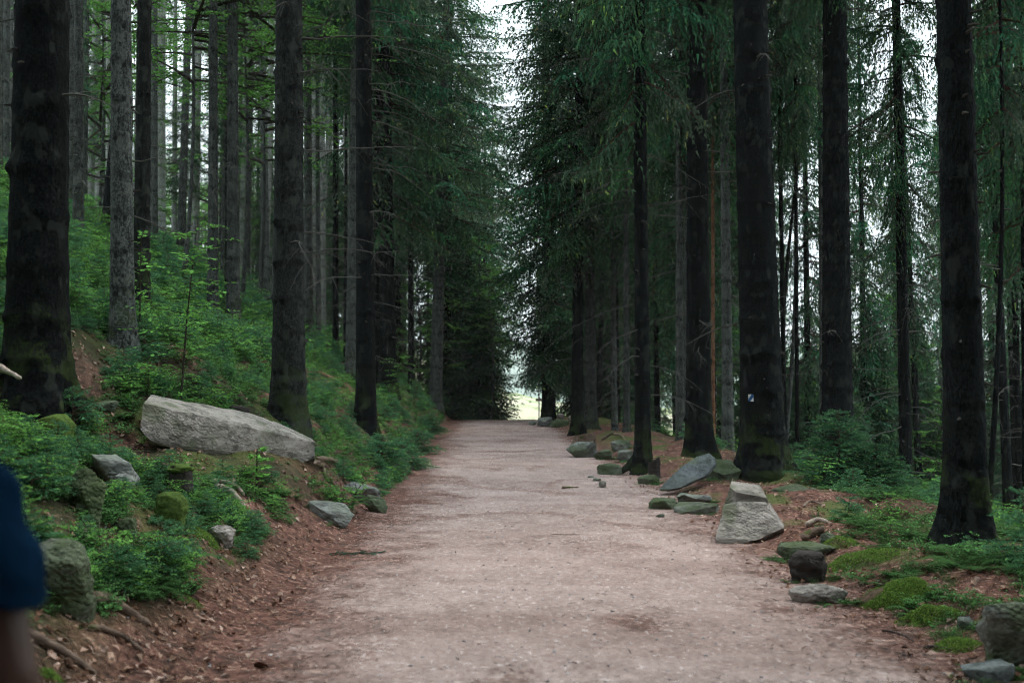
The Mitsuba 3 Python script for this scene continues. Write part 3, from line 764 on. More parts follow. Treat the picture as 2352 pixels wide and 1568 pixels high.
spruce_bush('dense dark young spruce closing off the left of the path at the crest', -1.5, 46.5, 0.95, 0.66, 0)
spruce_bush('dark young spruce behind the dense one at the crest, its foot hidden', -2.5, 48.5, 1.1, 0.95, 1)
spruce_bush('young spruce with branches to the ground right of the crest spruce', 3.1, 46.5, 0.7, 0.8, 0)
for k in range(38):
    while True:
        y = rb.uniform(31, 62)
        x = rb.uniform(0.24 * y, 0.56 * y)
        if not crowded((x, y), 1.6):
            break
    spruce_bush('young spruce in the light green thicket down the right slope', x, y, rb.uniform(0.5, 0.9), rb.uniform(0.35, 0.8), k % 2, 'young spruces down the right slope')


def beech(label, x, y, z, s, sh, r=0.07, group=None, height=9, lean=0.0, bark_='bark_grey'):
    b = (x, y, float(H(x, y)))
    return tree(label, b, r, (lean, 0), height, z, f'crown_beech_{int(abs(x * 7)) % 2}', (s, sh), bark_, 0, 10, 0.25, group=group, name='beech_tree', whorls=False, bend=0.12, cat='beech')


p = at(560, 250, 27)
beech('bright green beech between the ringed trunk and the thick spruce', p[0], 27, 5.2, 1.25, 1.1, 0.06, height=12)
p = at(425, 300, 24)
beech('bright green beech spreading behind the knotted dark trunk', p[0], 24, 5.0, 1.2, 1.0, 0.06, height=11, lean=0.02)
p = at(600, 330, 34)
beech('yellow-green beech further up the slope behind the twiggy spruce', p[0], 34, 5, 1.2, 1.3, 0.07, height=13)
p = at(1165, 700, 50)
beech('light green beech behind the dense young spruce at the crest', p[0] - 1.3, 49.5, 2.5, 0.85, 1.1, 0.1, height=10)
for k in range(44):
    while True:
        y = rb.uniform(36, 72)
        x = rb.uniform(0.24 * y, 0.56 * y)
        if not crowded((x, y), 1.2):
            break
    beech('leafy light green bush on the lit ground down the right slope', x, y, (-0.4, 2.0)[k % 3 == 0], rb.uniform(0.8, 1.4), rb.uniform(0.5, 1.1), 0.06, 'leafy bushes down the right slope', 7)
for k in range(70):
    y = rb.uniform(66, 100)
    x = -rb.uniform(0.13, 0.54) * y
    beech('pale green beech lit between the far trunks up the left slope', x, y, (-0.3, 1.5, 4)[k % 3], rb.uniform(1.1, 1.7), rb.uniform(0.8, 1.4), 0.07, 'leafy bushes far up the left slope', 14)

for k in range(12):
    y = rb.uniform(56, 70)
    x = -rb.uniform(0.12, 0.54) * y - 1
    if crowded((x, y), 1.2):
        continue
    pole('tall green spruce closing the view between the far trunks', x, y, 0.12, 'green spruces behind the far trunks', 'bark_grey', CF(k % 4), rb.uniform(0.6, 5), (rb.uniform(0.7, 1.0), rb.uniform(0.7, 1.0)), 18, None)
for x, y in ((-4.2, 45), (-6.4, 48), (-8.4, 46), (-3.4, 51), (-10, 50)):
    beech('fresh green beech bush beyond the crest left of the path', x, y, -0.2, 0.85, 0.9, 0.05, 'beech bushes beyond the crest', 6)
for x, y, s_ in ((4.6, 47, 0.6), (6.4, 50, 0.7)):
    spruce_bush('dark young spruce filling the shade beyond the crest ' + ('left' if x < 0 else 'right') + ' of the path', x, y, s_, s_, int(y) % 2, 'young spruces beyond the crest, ' + ('left' if x < 0 else 'right'))
for k in range(22):
    y = rb.uniform(30, 58)
    x = -rb.uniform(0.1, 0.42) * y - 1.5
    if not crowded((x, y), 1.0):
        pole('young spruce with hanging sprays among the trunks on the left slope', x, y, 0.07, 'young spruces on the left slope', 'bark_grey', CF(k % 4), rb.uniform(1.5, 5), (rb.uniform(0.35, 0.5), rb.uniform(0.35, 0.55)), 12, None)
beech('fresh green beech leaning over the dense dark spruce at the crest', -0.95, 45.2, 3.0, 0.5, 0.6, 0.05, height=7)
pole('dark spruce filling the view between marker and thick black trunks', 10.0, 34, 0.13, None, 'bark_dark', CF(1), 2.2, (0.62, 1.1), 21, 1)
pole('dark spruce just right of the thick black right-hand trunk, further down the slope', 12.6, 36, 0.13, None, 'bark_dark', CF(2), 2.5, (0.55, 1.1), 21, 2)
for x, y in ((-4.1, 49), (-5.8, 52), (-7.4, 55)):
    pole('low green spruce past the crest', x, y, 0.08, 'young spruces beyond the crest, left', 'bark_grey', CF(int(y) % 4), 0.4, (0.6, 0.55), 10, None)
for k in range(16):
    x, y = -rb.uniform(9, 24), rb.uniform(-2, 15)
    if not in_view((x, y), 0.12) and not crowded((x, y), 1.8):
        pole('spruce of the wood around the viewpoint, outside the picture', x, y, 0.2, 'spruces around the viewpoint', 'bark_grey', CF(k % 4), 10, (0.6, 0.9), 25, k % 4)
for u, v, y in ((300, 60, 40), (600, 60, 45), (480, 420, 48), (640, 480, 52), (230, 300, 38), (760, 520, 55)):
    p = at(u, v, y)
    beech('light green beech among the trunks on the left slope', p[0], y, max(0.5, p[2] - float(H(p[0], y)) - 4), 1.4, 1.3, 0.06, 'beeches among the trunks on the left slope', 13)


# ------------------------------------------------------------------ rocks
CLEAR, SEATS = [], []


def rock_mesh(pts, seed, detail=0.06, amp=0.03, freq=3.0, sharp=0.0):
    m = m3.Manifold.hull_points(np.asarray(pts, float).astype(np.float32)).refine_to_length(detail)
    a = m.to_mesh()
    t = trimesh.Trimesh(a.vert_properties[:, :3], a.tri_verts, process=True)
    t = trimesh.smoothing.filter_laplacian(t, lamb=0.5, iterations=0)
    v, n = np.array(t.vertices), np.array(t.vertex_normals)
    d = meshkit.fbm(v * freq + seed * 3.1, 4, seed) - 0.5
    led = np.abs(meshkit.noise(v * [freq * 0.7, freq * 0.7, freq * 2.2] + seed, seed + 5) - 0.5) * 2
    v += n * (2 * amp * d + amp * 0.9 * (np.minimum(led * 3, 1) - 1))[:, None]
    return trimesh.Trimesh(v, t.faces, process=False)


def rock(label, pts, bsdf, seed, detail=0.06, amp=0.03, freq=3.0, name='boulder', cat='rock', smooth=40):
    k = numbered(name)
    q = np.asarray(pts)
    if 'slab of rock' in label:
        for lo in np.linspace(q[:, 0].min(), q[:, 0].max() - 0.3, 8):
            r_ = q[(q[:, 0] > lo - 0.25) & (q[:, 0] < lo + 0.55)]
            if len(r_):
                CLEAR.append((lo, lo + 0.3, r_[:, 1].min(), r_[:, 1].max()))
    else:
        CLEAR.append((q[:, 0].min(), q[:, 0].max(), q[:, 1].min(), q[:, 1].max()))
    put(k, rock_mesh(pts, seed, detail, amp, freq), bsdf, smooth=smooth)
    return tag(k, label, cat)


def boxrock(label, u0, v0, u1, v1, bsdf, seed, thick=0.8, skew=0.0, boxy=0.5, flat_top=0.0, name='stone', cat='rock', base_v=None, tilt=0.0, detail=None, sink=0.5, y=None):
    """A boulder filling a box of the photograph, standing where the box's foot meets the ground."""
    b = hit((u0 + u1) / 2, base_v or v1, 3.0) if y is None else np.append(at((u0 + u1) / 2, 0, y)[:2], 0)
    y = b[1]
    P0, P1 = at(u0, v1, y), at(u1, v0, y)
    w, h = P1[0] - P0[0], P1[2] - P0[2]
    dpt = thick * w
    rg = np.random.default_rng(seed)
    d = unit(rg.normal(size=(13 if boxy < 0.7 else 44, 3)))
    d = np.vstack([d, np.eye(3), -np.eye(3)])
    q = np.sign(d) * np.abs(d) ** boxy
    q = np.clip(q, -1, 1) * rg.uniform(0.75 if boxy < 0.7 else 0.93, 1.0, (len(q), 1))
    if flat_top:
        q[:, 2] = np.minimum(q[:, 2], 1 - flat_top)
    q = q / np.abs(q).max(0)
    z = np.where(q[:, 2] > 0, q[:, 2], q[:, 2] * (1 + 2 * sink))
    c = (P0 + P1) / 2 + [0, dpt * 0.45, 0]
    pts = np.stack([c[0] + q[:, 0] * w / 2 + skew * q[:, 2] * w / 2, c[1] + q[:, 1] * dpt / 2, c[2] + z * h / 2 + tilt * q[:, 0] * h / 2], -1)
    SEATS.append((c[0], b[1], w, dpt))
    return rock(label, pts, bsdf, seed, detail or max(0.02, 0.07 * max(w, h)), 0.045 * max(min(w, h * 2), 0.05), 2.2 / max(w, 0.12), name, cat)


# the large pale slab: front face, sloping top, deep end
yd = lambda u: 9.7 + (u - 328) / 394 * 2.0
front = [(328, 925), (322, 985), (345, 1012), (430, 1040), (560, 1050), (640, 1062), (700, 1062), (724, 1046), (724, 1016), (650, 990), (555, 968), (440, 945)]
topb = [(347, 906), (470, 929), (520, 937), (560, 944), (650, 975), (718, 1008)]
pts = [at(u, v, yd(u)) for u, v in front] + [at(u, v, yd(u) + 0.75) for u, v in topb]
pts += [at(u, v + 70, yd(u) + 1.0) for u, v in topb] + [at(u, v + 40, yd(u) + 0.3) for u, v in ((350, 985), (560, 1020), (700, 1030))]
rock('large pale slab of rock lying tilted on the left bank before the thick spruce', pts, 'rock_pale', 11, 0.04, 0.012, 5.0, smooth=18)
# the split upright block by the path and the block on top of it
yr = hit(1720, 1248)[1]
low = [(1662, 1160), (1700, 1150), (1760, 1152), (1798, 1205), (1800, 1212), (1740, 1240), (1690, 1252), (1650, 1250), (1643, 1235)]
pts = [at(u, v, yr + 0.32) for u, v in low[:4]] + [at(u, v, yr + 0.22) for u, v in low[4:5]] + [at(u, v, yr) for u, v in low[5:]] + [at(u, v, yr + 0.75) for u, v in ((1665, 1156), (1770, 1154), (1802, 1205), (1802, 1235), (1650, 1240))]
rock('pale grey boulder with a flat sloping face at the right edge of the path', pts, 'rock_pale', 12, 0.03, 0.014, 4.0)
up = [(1676, 1106), (1682, 1104), (1745, 1112), (1762, 1145), (1765, 1150), (1690, 1162), (1664, 1158)]
pts = [at(u, v, yr + dy) for u, v, dy in ((1680, 1104, 0.62), (1745, 1111, 0.62), (1676, 1118, 0.42), (1692, 1130, 0.33), (1762, 1143, 0.36), (1690, 1165, 0.34), (1767, 1154, 0.38), (1662, 1162, 0.46), (1668, 1160, 0.66), (1768, 1152, 0.66))]
rock('smaller split block resting on top of the pale grey path-side boulder', pts, 'rock_pale', 13, 0.03, 0.010, 4.0)
# the leaning grey slab and the boulder behind it
yg = 14.2
pts = [at(u, v, yg + dy) for u, v, dy in ((1514, 1124, 0), (1530, 1126, 0), (1562, 1120, 0), (1622, 1092, 0.25), (1643, 1068, 0.45), (1643, 1052, 0.5), (1630, 1040, 0.55), (1600, 1048, 0.5), (1560, 1075, 0.3), (1530, 1105, 0.1))]
pts += [q + [0.06, 0.22, -0.04] for q in pts]
rock('dark grey slab leaning up at a slant against the stones by the black spruce', pts, 'rock_dark', 14, 0.035, 0.012, 4.0)
boxrock('mossy dark boulder propping the leaning grey slab', 1612, 1050, 1708, 1130, 'rock_mossy', 15, 0.8, y=15.0, name='boulder')
boxrock('low mossy stone lying left of the leaning grey slab', 1466, 1090, 1518, 1113, 'rock_mossy', 16, 0.8)
boxrock('flat pointed mossy stone nearest the path among the low slabs', 1490, 1144, 1560, 1172, 'rock_mossy', 17, 0.8, skew=0.3)
boxrock('flat grey slab behind the pointed mossy stone', 1556, 1130, 1640, 1160, 'rock_grey', 18, 0.9, flat_top=0.4, y=12.9)
boxrock('long flat mossy slab in front of the flat grey one', 1545, 1153, 1662, 1182, 'rock_mossy', 19, 0.7, flat_top=0.3)
boxrock('long dark mossy rock low behind the split boulder', 1770, 1112, 1893, 1165, 'rock_mossy', 20, 0.6, tilt=0.2, name='boulder', y=12.6)
boxrock('small pale stone alone on the litter beside the path', 1374, 1104, 1394, 1121, 'rock_pale', 21, 0.9)
boxrock('thin flat stone just behind the small pale one', 1362, 1098, 1382, 1106, 'rock_grey', 22, 0.9)
boxrock('small flat stone furthest from the path-side stick', 1350, 1092, 1366, 1098, 'rock_grey', 23, 0.9)
boxrock('rounded mossy boulder at the foot of the spruce with the swollen base', 1372, 1064, 1434, 1091, 'rock_mossy', 24, 0.8, boxy=0.7)
boxrock('mossy grey boulder under the old stump by the paired spruces', 1302, 1014, 1376, 1052, 'rock_grey', 25, 0.9)
boxrock('small mossy rock at the lower right of the boulder under the stump', 1366, 1032, 1412, 1056, 'rock_mossy', 26, 0.9)
boxrock('mossy boulder below the curved surface root', 1402, 1008, 1452, 1034, 'rock_mossy', 27, 0.9)
boxrock('grey boulder beside the swollen spruce foot, below the mossy one', 1420, 1032, 1462, 1060, 'rock_grey', 28, 0.9)
boxrock('pale grey rock at the crest in front of the last spruce', 1232, 956, 1275, 980, 'rock_grey', 29, 0.9, name='boulder')
boxrock('low mossy rock running right from the pale crest rock', 1262, 962, 1312, 981, 'rock_mossy', 30, 0.9)
boxrock('flat grey stone at the path edge on the crest', 1214, 966, 1236, 977, 'rock_grey', 31, 0.9)
boxrock('small upright stone behind the crest rocks', 1280, 948, 1296, 968, 'rock_pale', 32, 0.9)
boxrock('small pale stone beside the upright one behind the crest rocks', 1304, 953, 1320, 966, 'rock_pale', 33, 0.9)
boxrock('flat mossy slab sunk in the litter before the split boulder', 1793, 1247, 1932, 1285, 'rock_mossy', 34, 0.7, flat_top=0.4)
boxrock('low pale rock breaking the gravel at the right edge of the path', 1818, 1348, 1962, 1390, 'rock_pale', 35, 0.6, boxy=0.9)
boxrock('small mossy stone in the ferns behind the black stump', 1885, 1222, 1930, 1250, 'rock_mossy', 36, 0.9)
boxrock('grey mossy boulder cut off by the lower right edge', 2262, 1385, 2480, 1535, 'rock_mossy', 37, 0.8, name='boulder')
boxrock('flat dark stone at the lower right corner', 2225, 1522, 2345, 1575, 'rock_dark', 38, 0.7)
boxrock('small dark stone in the litter near the mossy mound', 2205, 1418, 2250, 1445, 'rock_dark', 39, 0.9)
boxrock('grey-topped mossy rock upright beside the dark hollow on the left bank', 145, 1072, 235, 1190, 'rock_mossy', 40, 0.7, skew=-0.2, name='boulder')
boxrock('grey weathered rock roofing the dark hollow on the left bank', 196, 1044, 305, 1100, 'rock_grey', 41, 0.8, tilt=-0.4, name='boulder', y=8.2)
boxrock('small grey rock wedged under the weathered roof rock', 250, 1090, 306, 1118, 'rock_grey', 42, 0.8, tilt=-0.3, y=8.0)
boxrock('moss-covered boulder on the right of the dark hollow', 340, 1125, 424, 1215, 'moss_mat', 43, 0.8, boxy=0.8, name='boulder')
boxrock('round grey stone in moss at the foot of the left bank', 468, 1207, 533, 1252, 'rock_pale', 44, 0.9, boxy=0.8)
boxrock('large mossy grey boulder low at the left', 22, 1240, 192, 1392, 'rock_mossy', 45, 0.8, boxy=0.75, name='boulder', skew=-0.3)
boxrock('little dark stone in front of the large mossy boulder', 50, 1340, 105, 1382, 'rock_mossy', 46, 0.9)
boxrock('greenish flat slab lying at the foot of the bank by a bare twig', 688, 1150, 812, 1202, 'rock_grey', 47, 0.6, flat_top=0.4, tilt=-0.35)
boxrock('mossy rock above the greenish flat slab', 765, 1108, 872, 1150, 'rock_grey', 48, 0.7, tilt=-0.2)
boxrock('low mossy stone right of the greenish flat slab', 830, 1140, 890, 1178, 'rock_mossy', 49, 0.8, tilt=-0.4)
boxrock('dark stone half buried in seedlings under the left bank', 255, 1185, 310, 1235, 'rock_mossy', 50, 0.9)
boxrock('mossy hump of rock in the shade above the weathered roof rock', 62, 950, 160, 1010, 'moss_mat', 51, 0.8, boxy=0.8, name='boulder', y=9.0)
boxrock('low grey stone in the green left of the large pale slab', 205, 918, 265, 950, 'rock_mossy', 52, 0.9)
boxrock('small grey stone lying on the gravel at the right', 1508, 1180, 1530, 1190, 'rock_dark', 53, 0.9)

# ------------------------------------------------------------------ moss mound, stumps, logs, roots, sticks
def mossy(label, u0, v0, u1, v1, seed, thick=0.8, n=5000, name='moss_mound', blade=0.02):
    k = numbered(name)
    b = hit((u0 + u1) / 2, v1, 3.0)
    y = b[1]
    P0, P1 = at(u0, v1, y), at(u1, v0, y)
    w, h, dpt = P1[0] - P0[0], P1[2] - P0[2], thick * (P1[0] - P0[0])
    X, Y = np.meshgrid(np.linspace(-1, 1, 40), np.linspace(-1, 1, 40))
    cx, cy = (P0[0] + P1[0]) / 2, y + dpt / 2

    def surf(x, y_):
        r = np.sqrt(x * x + y_ * y_)
        wx, wy = cx + x * w / 2, cy + y_ * dpt / 2
        q = np.stack([wx * 3, wy * 3, wx * 0 + seed], -1)
        bump = meshkit.fbm(q, 3, seed) - 0.5
        lump = meshkit.fbm(np.stack([wx * 2.2, wy * 2.2, wx * 0 + seed], -1), 3, seed + 3)
        return wx, wy, H(wx, wy) - 0.03 + np.clip(1 - r ** 1.6, -0.1, 1) * h * 0.5 * (0.25 + 1.5 * lump) * (1 + 0.7 * bump) + 0.04 * (meshkit.fbm(q * 5, 2, seed) - 0.5)
    wx, wy, z = surf(X, Y)
    m = sheet(np.linspace(0, 1, 40), np.linspace(0, 1, 40), lambda a, b: a * 0)
    m.vertices = np.stack([wx, wy, z], -1).reshape(-1, 3)
    put(k, m, 'humus', smooth=True)
    tag(k, label, 'moss')
    rg = np.random.default_rng(seed)
    th, rr = rg.uniform(0, 2 * np.pi, n), np.sqrt(rg.random(n)) * 0.95
    a, c, z = surf(rr * np.cos(th), rr * np.sin(th))
    acc = Acc()
    on_ = meshkit.fbm(np.stack([a * 3.5, c * 3.5, a * 0 + seed], -1), 3, seed) + 0.35 * (1 - rr) > 0.44
    a, c, z, n = a[on_], c[on_], z[on_], int(on_.sum())
    D = unit(rg.normal(size=(n, 3)) * 0.6 + [0, 0, 0.9])
    S = unit(np.cross(D, rg.normal(size=(n, 3))))
    col = np.where(rg.random((n, 1)) < 0.4, [[0.32, 0.46, 0.11]], [[0.17, 0.29, 0.075]]) * rg.uniform(0.6, 1.3, (n, 1))
    acc.blades(np.stack([a, c, z - 0.004], -1), D, S, rg.uniform(0.6, 1.4, n) * blade, blade * 0.5, col)
    v, f, c = acc.arrays()
    kk = part(k, 'moss_shoots', M(v, f), 'foliage', color=c)
    tag(kk, kind='stuff')


mossy('big bright green moss mound at the right of the path below the massive spruce', 1985, 1270, 2185, 1400, 61, 0.7, 22000)
mossy('ragged moss carpet behind the big moss mound', 1900, 1235, 2130, 1300, 162, 0.6, 9000)
mossy('moss carpet running from the mound towards the corner boulder', 2060, 1360, 2240, 1440, 163, 0.6, 9000)
mossy('smaller moss cushion between the mound and the corner boulder', 2150, 1425, 2290, 1500, 62, 0.7, 4000)
mossy('low moss cushion spreading round the black stump', 1880, 1225, 2000, 1262, 63, 0.9, 3000)
mossy('thin moss patch on the needle litter at the lower left', 330, 1335, 470, 1385, 64, 0.8, 2500, blade=0.015)
mossy('moss clump at the bottom left corner', 40, 1505, 150, 1580, 65, 0.8, 3000)
mossy('moss streak on a buried root at the lower left', 440, 1262, 560, 1290, 66, 0.8, 1500, blade=0.014)
mossy('moss under the round grey stone at the foot of the bank', 400, 1190, 500, 1236, 67, 0.8, 3000)


def stump(label, u, vtop, vbot, w, bsdf, seed, moss=False, name='stump', y=None, slope=0.1, rag=0.12):
    b = hit(u, vbot) if y is None else np.array([at(u, 884, y)[0], y, float(H(at(u, 884, y)[0], y))])
    y = b[1]
    h, r = at(u, vtop, y)[2] - b[2], w / 2 / F * y
    rg = np.random.default_rng(seed)
    k = numbered(name)
    zs, a = np.array([-0.2, 0, 0.12, 0.3, 0.55, 0.8, 1.0]), np.linspace(0, 2 * np.pi, 37)[:-1]
    Z, A = np.meshgrid(zs, a, indexing='ij')
    nz = meshkit.fbm(np.stack([np.cos(A) * 2, np.sin(A) * 2, Z], -1) + seed, 3, seed) - 0.5
    R = r * (1 + 0.5 * np.exp(-np.maximum(Z, 0) / 0.15) * (0.6 + 0.4 * np.cos(4 * A + seed)) + 0.35 * nz)
    top = 1 + rag * 4 * (meshkit.noise(np.stack([np.cos(A[0]) * 2.5, np.sin(A[0]) * 2.5, A[0] * 0], -1) + seed, seed) - 0.5) + slope * np.cos(A[0] + 1)
    Zw = np.where(Z == 1.0, top[None], Z * np.minimum(1, top[None])) * h
    v = np.stack([b[0] + R * np.cos(A), b[1] + R * np.sin(A), b[2] + Zw], -1).reshape(-1, 3)
    n = len(a)
    i, j = np.meshgrid(np.arange(len(zs) - 1), np.arange(n), indexing='ij')
    q = np.stack([i * n + j, i * n + (j + 1) % n, (i + 1) * n + (j + 1) % n, (i + 1) * n + j], -1).reshape(-1, 4)
    f = np.vstack([q[:, [0, 1, 2]], q[:, [0, 2, 3]]])
    c = len(v)
    v = np.vstack([v, [[b[0], b[1], b[2] + h * 0.86]]])
    last = (len(zs) - 1) * n
    f = np.vstack([f, np.stack([last + np.arange(n), last + (np.arange(n) + 1) % n, np.full(n, c)], -1)])
    put(k, M(v, f), bsdf, smooth=45)
    tag(k, label, 'stump')
    if moss:
        m = trimesh.creation.icosphere(3)
        d = meshkit.fbm(m.vertices * 2.5 + seed, 3, seed) - 0.5
        vv = m.vertices * (1 + 0.5 * d[:, None]) * [r * 1.12, r * 1.12, 0.05] + [b[0], b[1], b[2] + h * 0.98]
        part(k, 'moss_cap', M(vv, m.faces), 'moss_mat', smooth=True)
    return k


stump('dark stump capped with yellow-green moss on the left bank', 414, 1076, 1132, 52, 'char_wood', 71, True)
boxrock('charred black stump remnant at the right edge of the path', 1820, 1266, 1915, 1338, 'char_wood', 172, 0.8, boxy=0.8, name='stump', cat='stump')
stump('old grey stump in front of the paired spruces', 1342, 1000, 1032, 52, 'root_wood', 73, y=26.5, slope=0.25)
stump('low broken stump behind the large pale slab', 455, 925, 960, 70, 'root_wood', 74, True, y=12.2)
stump('short broken stump beside the swollen spruce foot', 1502, 1058, 1092, 26, 'char_wood', 75, y=16.6, rag=0.1)


def rod(label, pts, r0, r1, bsdf, seed, name='exposed_root', cat='root', sides=9, side_twigs=0, wob=0.3):
    pts = np.asarray(pts, float)
    t = np.linspace(0, 1, len(pts))
    tt = np.linspace(0, 1, 26)
    from scipy.interpolate import PchipInterpolator
    c = np.stack([PchipInterpolator(t, pts[:, k])(tt) for k in range(3)], -1)
    q = c * 4 + seed
    c += (np.stack([meshkit.fbm(q + 10 * k, 2, seed) for k in range(3)], -1) - 0.5) * wob * r0 * 4
    r = (r0 + (r1 - r0) * tt) * (0.8 + 0.5 * meshkit.fbm(c * 9, 2, seed))
    r[0] *= 0.3; r[-1] *= 0.3
    v, f = tube(c, r, sides)
    v += (meshkit.fbm(v * 20, 2, seed)[:, None] - 0.5) * 0.3 * r0
    k = numbered(name)
    n0 = len(v)
    v = np.vstack([v, c[:1], c[-1:]])
    i = np.arange(sides)
    f = np.vstack([f, np.stack([(i + 1) % sides, i, i * 0 + n0], -1), np.stack([n0 - sides + i, n0 - sides + (i + 1) % sides, i * 0 + n0 + 1], -1)])
    put(k, M(v, f), bsdf, smooth=True)
    tag(k, label, cat)
    rg = np.random.default_rng(seed)
    for _ in range(side_twigs):
        i = rg.integers(6, 22)
        d = unit(rg.normal(size=3) + [0, 0, 0.5])
        l = rg.uniform(3, 9) * r0
        v, f = tube(c[i] + d * l * np.linspace(0, 1, 4)[:, None], np.linspace(r[i] * 0.45, r[i] * 0.15, 4), 5)
        part(k, 'side_twig', M(v, f), bsdf, smooth=True)
    return k


def on(u, v, up=0.02):
    return hit(u, v, 3.0) + [0, 0, up]


rod('bare brown root arching over the litter at the lower left', [on(150, 1402, 0), on(180, 1396, 0.05), on(240, 1400, 0.06), on(290, 1412, 0.03), on(350, 1440, 0.0)], 0.035, 0.022, 'root_wood', 81)
rod('thin forked root running down to the bottom left', [on(60, 1465, 0.01), on(110, 1500, 0.03), on(170, 1530, 0.02), on(220, 1560, 0.0)], 0.022, 0.014, 'root_wood', 82)
rod('thin wandering root in the litter right of the arching one', [on(200, 1452, 0.01), on(255, 1465, 0.02), on(300, 1480, 0.02), on(330, 1500, 0.0)], 0.016, 0.01, 'root_wood', 83)
rod('mossy root ridge above the arching root', [on(340, 1350, 0.01), on(400, 1372, 0.02), on(450, 1390, 0.0)], 0.022, 0.014, 'root_wood', 84)
rod('pale broken root end lying on the left bank', [on(488, 1128, 0.04), on(520, 1140, 0.06), on(545, 1158, 0.04), on(558, 1168, 0.0)], 0.032, 0.022, 'bare_wood', 85)
rod('second bare root above the pale broken one', [on(490, 1110, 0.03), on(530, 1122, 0.05), on(560, 1140, 0.0)], 0.022, 0.016, 'bare_wood', 86)
rod('brown root bending down from the end of the large pale slab', [at(722, 1062, 11.2), on(740, 1080, 0.04), on(752, 1105, 0.04), on(775, 1120, 0.0)], 0.03, 0.018, 'root_wood', 87)
rod('long root along the bank edge right of the large pale slab', [at(728, 1052, 11.4), on(775, 1072, 0.06), on(810, 1095, 0.06), on(835, 1100, 0.0)], 0.028, 0.016, 'root_wood', 88)
rod('curved grey root arching out of the ground beside the slim ringed pole', [on(1380, 1012, 0), on(1405, 1004, 0.10), on(1425, 1008, 0.10), on(1442, 1024, 0.0)], 0.04, 0.028, 'root_wood', 89)
rod('surface root trailing left from the swollen spruce foot', [on(1470, 1064, 0.15), on(1445, 1078, 0.05), on(1420, 1090, 0.0)], 0.12, 0.05, 'bark_dark', 90, sides=12)
rod('thin reddish root on the litter right of the split boulder', [on(1846, 1166, 0.01), on(1862, 1158, 0.04), on(1885, 1160, 0.01), on(1895, 1163, 0)], 0.016, 0.01, 'root_wood', 91)
rod('grey log end lying behind the charred black stump', [on(1842, 1245, 0.03), on(1870, 1232, 0.05), on(1890, 1226, 0.04)], 0.04, 0.03, 'root_wood', 92, name='log', cat='log')
rod('pale piece of wood on the litter above the flat mossy slab', [on(1852, 1213, 0.02), on(1878, 1205, 0.05), on(1900, 1207, 0.02)], 0.03, 0.02, 'bare_wood', 93, name='log', cat='log')
rod('rotten dark log cut square behind the large pale slab', [at(500, 944, 12.6), at(540, 945, 12.5), at(566, 948, 12.4)], 0.075, 0.072, 'char_wood', 94, name='log', cat='log', sides=12, wob=0.05)
rod('weathered grey branch poking in from the left before the huge dark trunk', [at(-40, 822, 7.2), at(0, 842, 7.2), at(25, 855, 7.15), at(52, 870, 7.1)], 0.03, 0.012, 'bare_wood', 95, name='dead_branch', cat='branch')
rod('short dark stick lying alone on the gravel path', [on(1291, 1124, 0.02), on(1305, 1122, 0.02), on(1330, 1121, 0.015)], 0.022, 0.014, 'root_wood', 96, name='stick', cat='stick', side_twigs=1)
rod('thin dark stick on the gravel at the lower right', [on(2025, 1455, 0.01), on(2060, 1462, 0.015), on(2100, 1478, 0.01)], 0.008, 0.005, 'char_wood', 97, name='stick', cat='stick')
rod('crooked dark stick close to the flat corner stone', [on(2120, 1490, 0.01), on(2150, 1492, 0.02), on(2190, 1502, 0.01)], 0.012, 0.007, 'char_wood', 98, name='stick', cat='stick')
rod('thin twig lying across the middle of the path', [on(1265, 1228, 0.006), on(1300, 1230, 0.01), on(1332, 1229, 0.006)], 0.006, 0.004, 'root_wood', 99, name='stick', cat='stick')
rod('pale stick on the dead leaves at the lower left', [on(290, 1308, 0.015), on(350, 1304, 0.02), on(400, 1302, 0.01)], 0.012, 0.008, 'bare_wood', 100, name='stick', cat='stick')

# bare forked twig and the green twig on the litter
k = numbered('bare_seedling')
b = on(808, 1172, -0.03)
acc = Acc()
q = lambda u, v: at(u, v, b[1])
for pp, r in (((b, q(812, 1150), q(820, 1126), q(830, 1112), q(842, 1100)), 0.014), ((q(816, 1140), q(806, 1120), q(800, 1108)), 0.007), ((q(820, 1126), q(816, 1112), q(822, 1100)), 0.006)):
    acc.tube(np.array(pp), np.linspace(r, r * 0.3, len(pp)), [0.03, 0.026, 0.022], 5)
v, f, c = acc.arrays()
tag(put(k, M(v, f), 'twig', color=c), 'dark forked seedling with a leafy top beside the greenish flat slab', 'seedling')
acc = Acc()
rg = np.random.default_rng(5)
for e in range(7):
    shoot_leaves(acc, rg, q(838, 1104) + rg.normal(size=3) * 0.03, unit(rg.normal(size=3) * [1, 1, 0.2]), 0.2, 8, 0.05, BEECH, 0.1)
v, f, c = acc.arrays()
part(k, 'leaves', M(v, f), 'foliage', color=c)


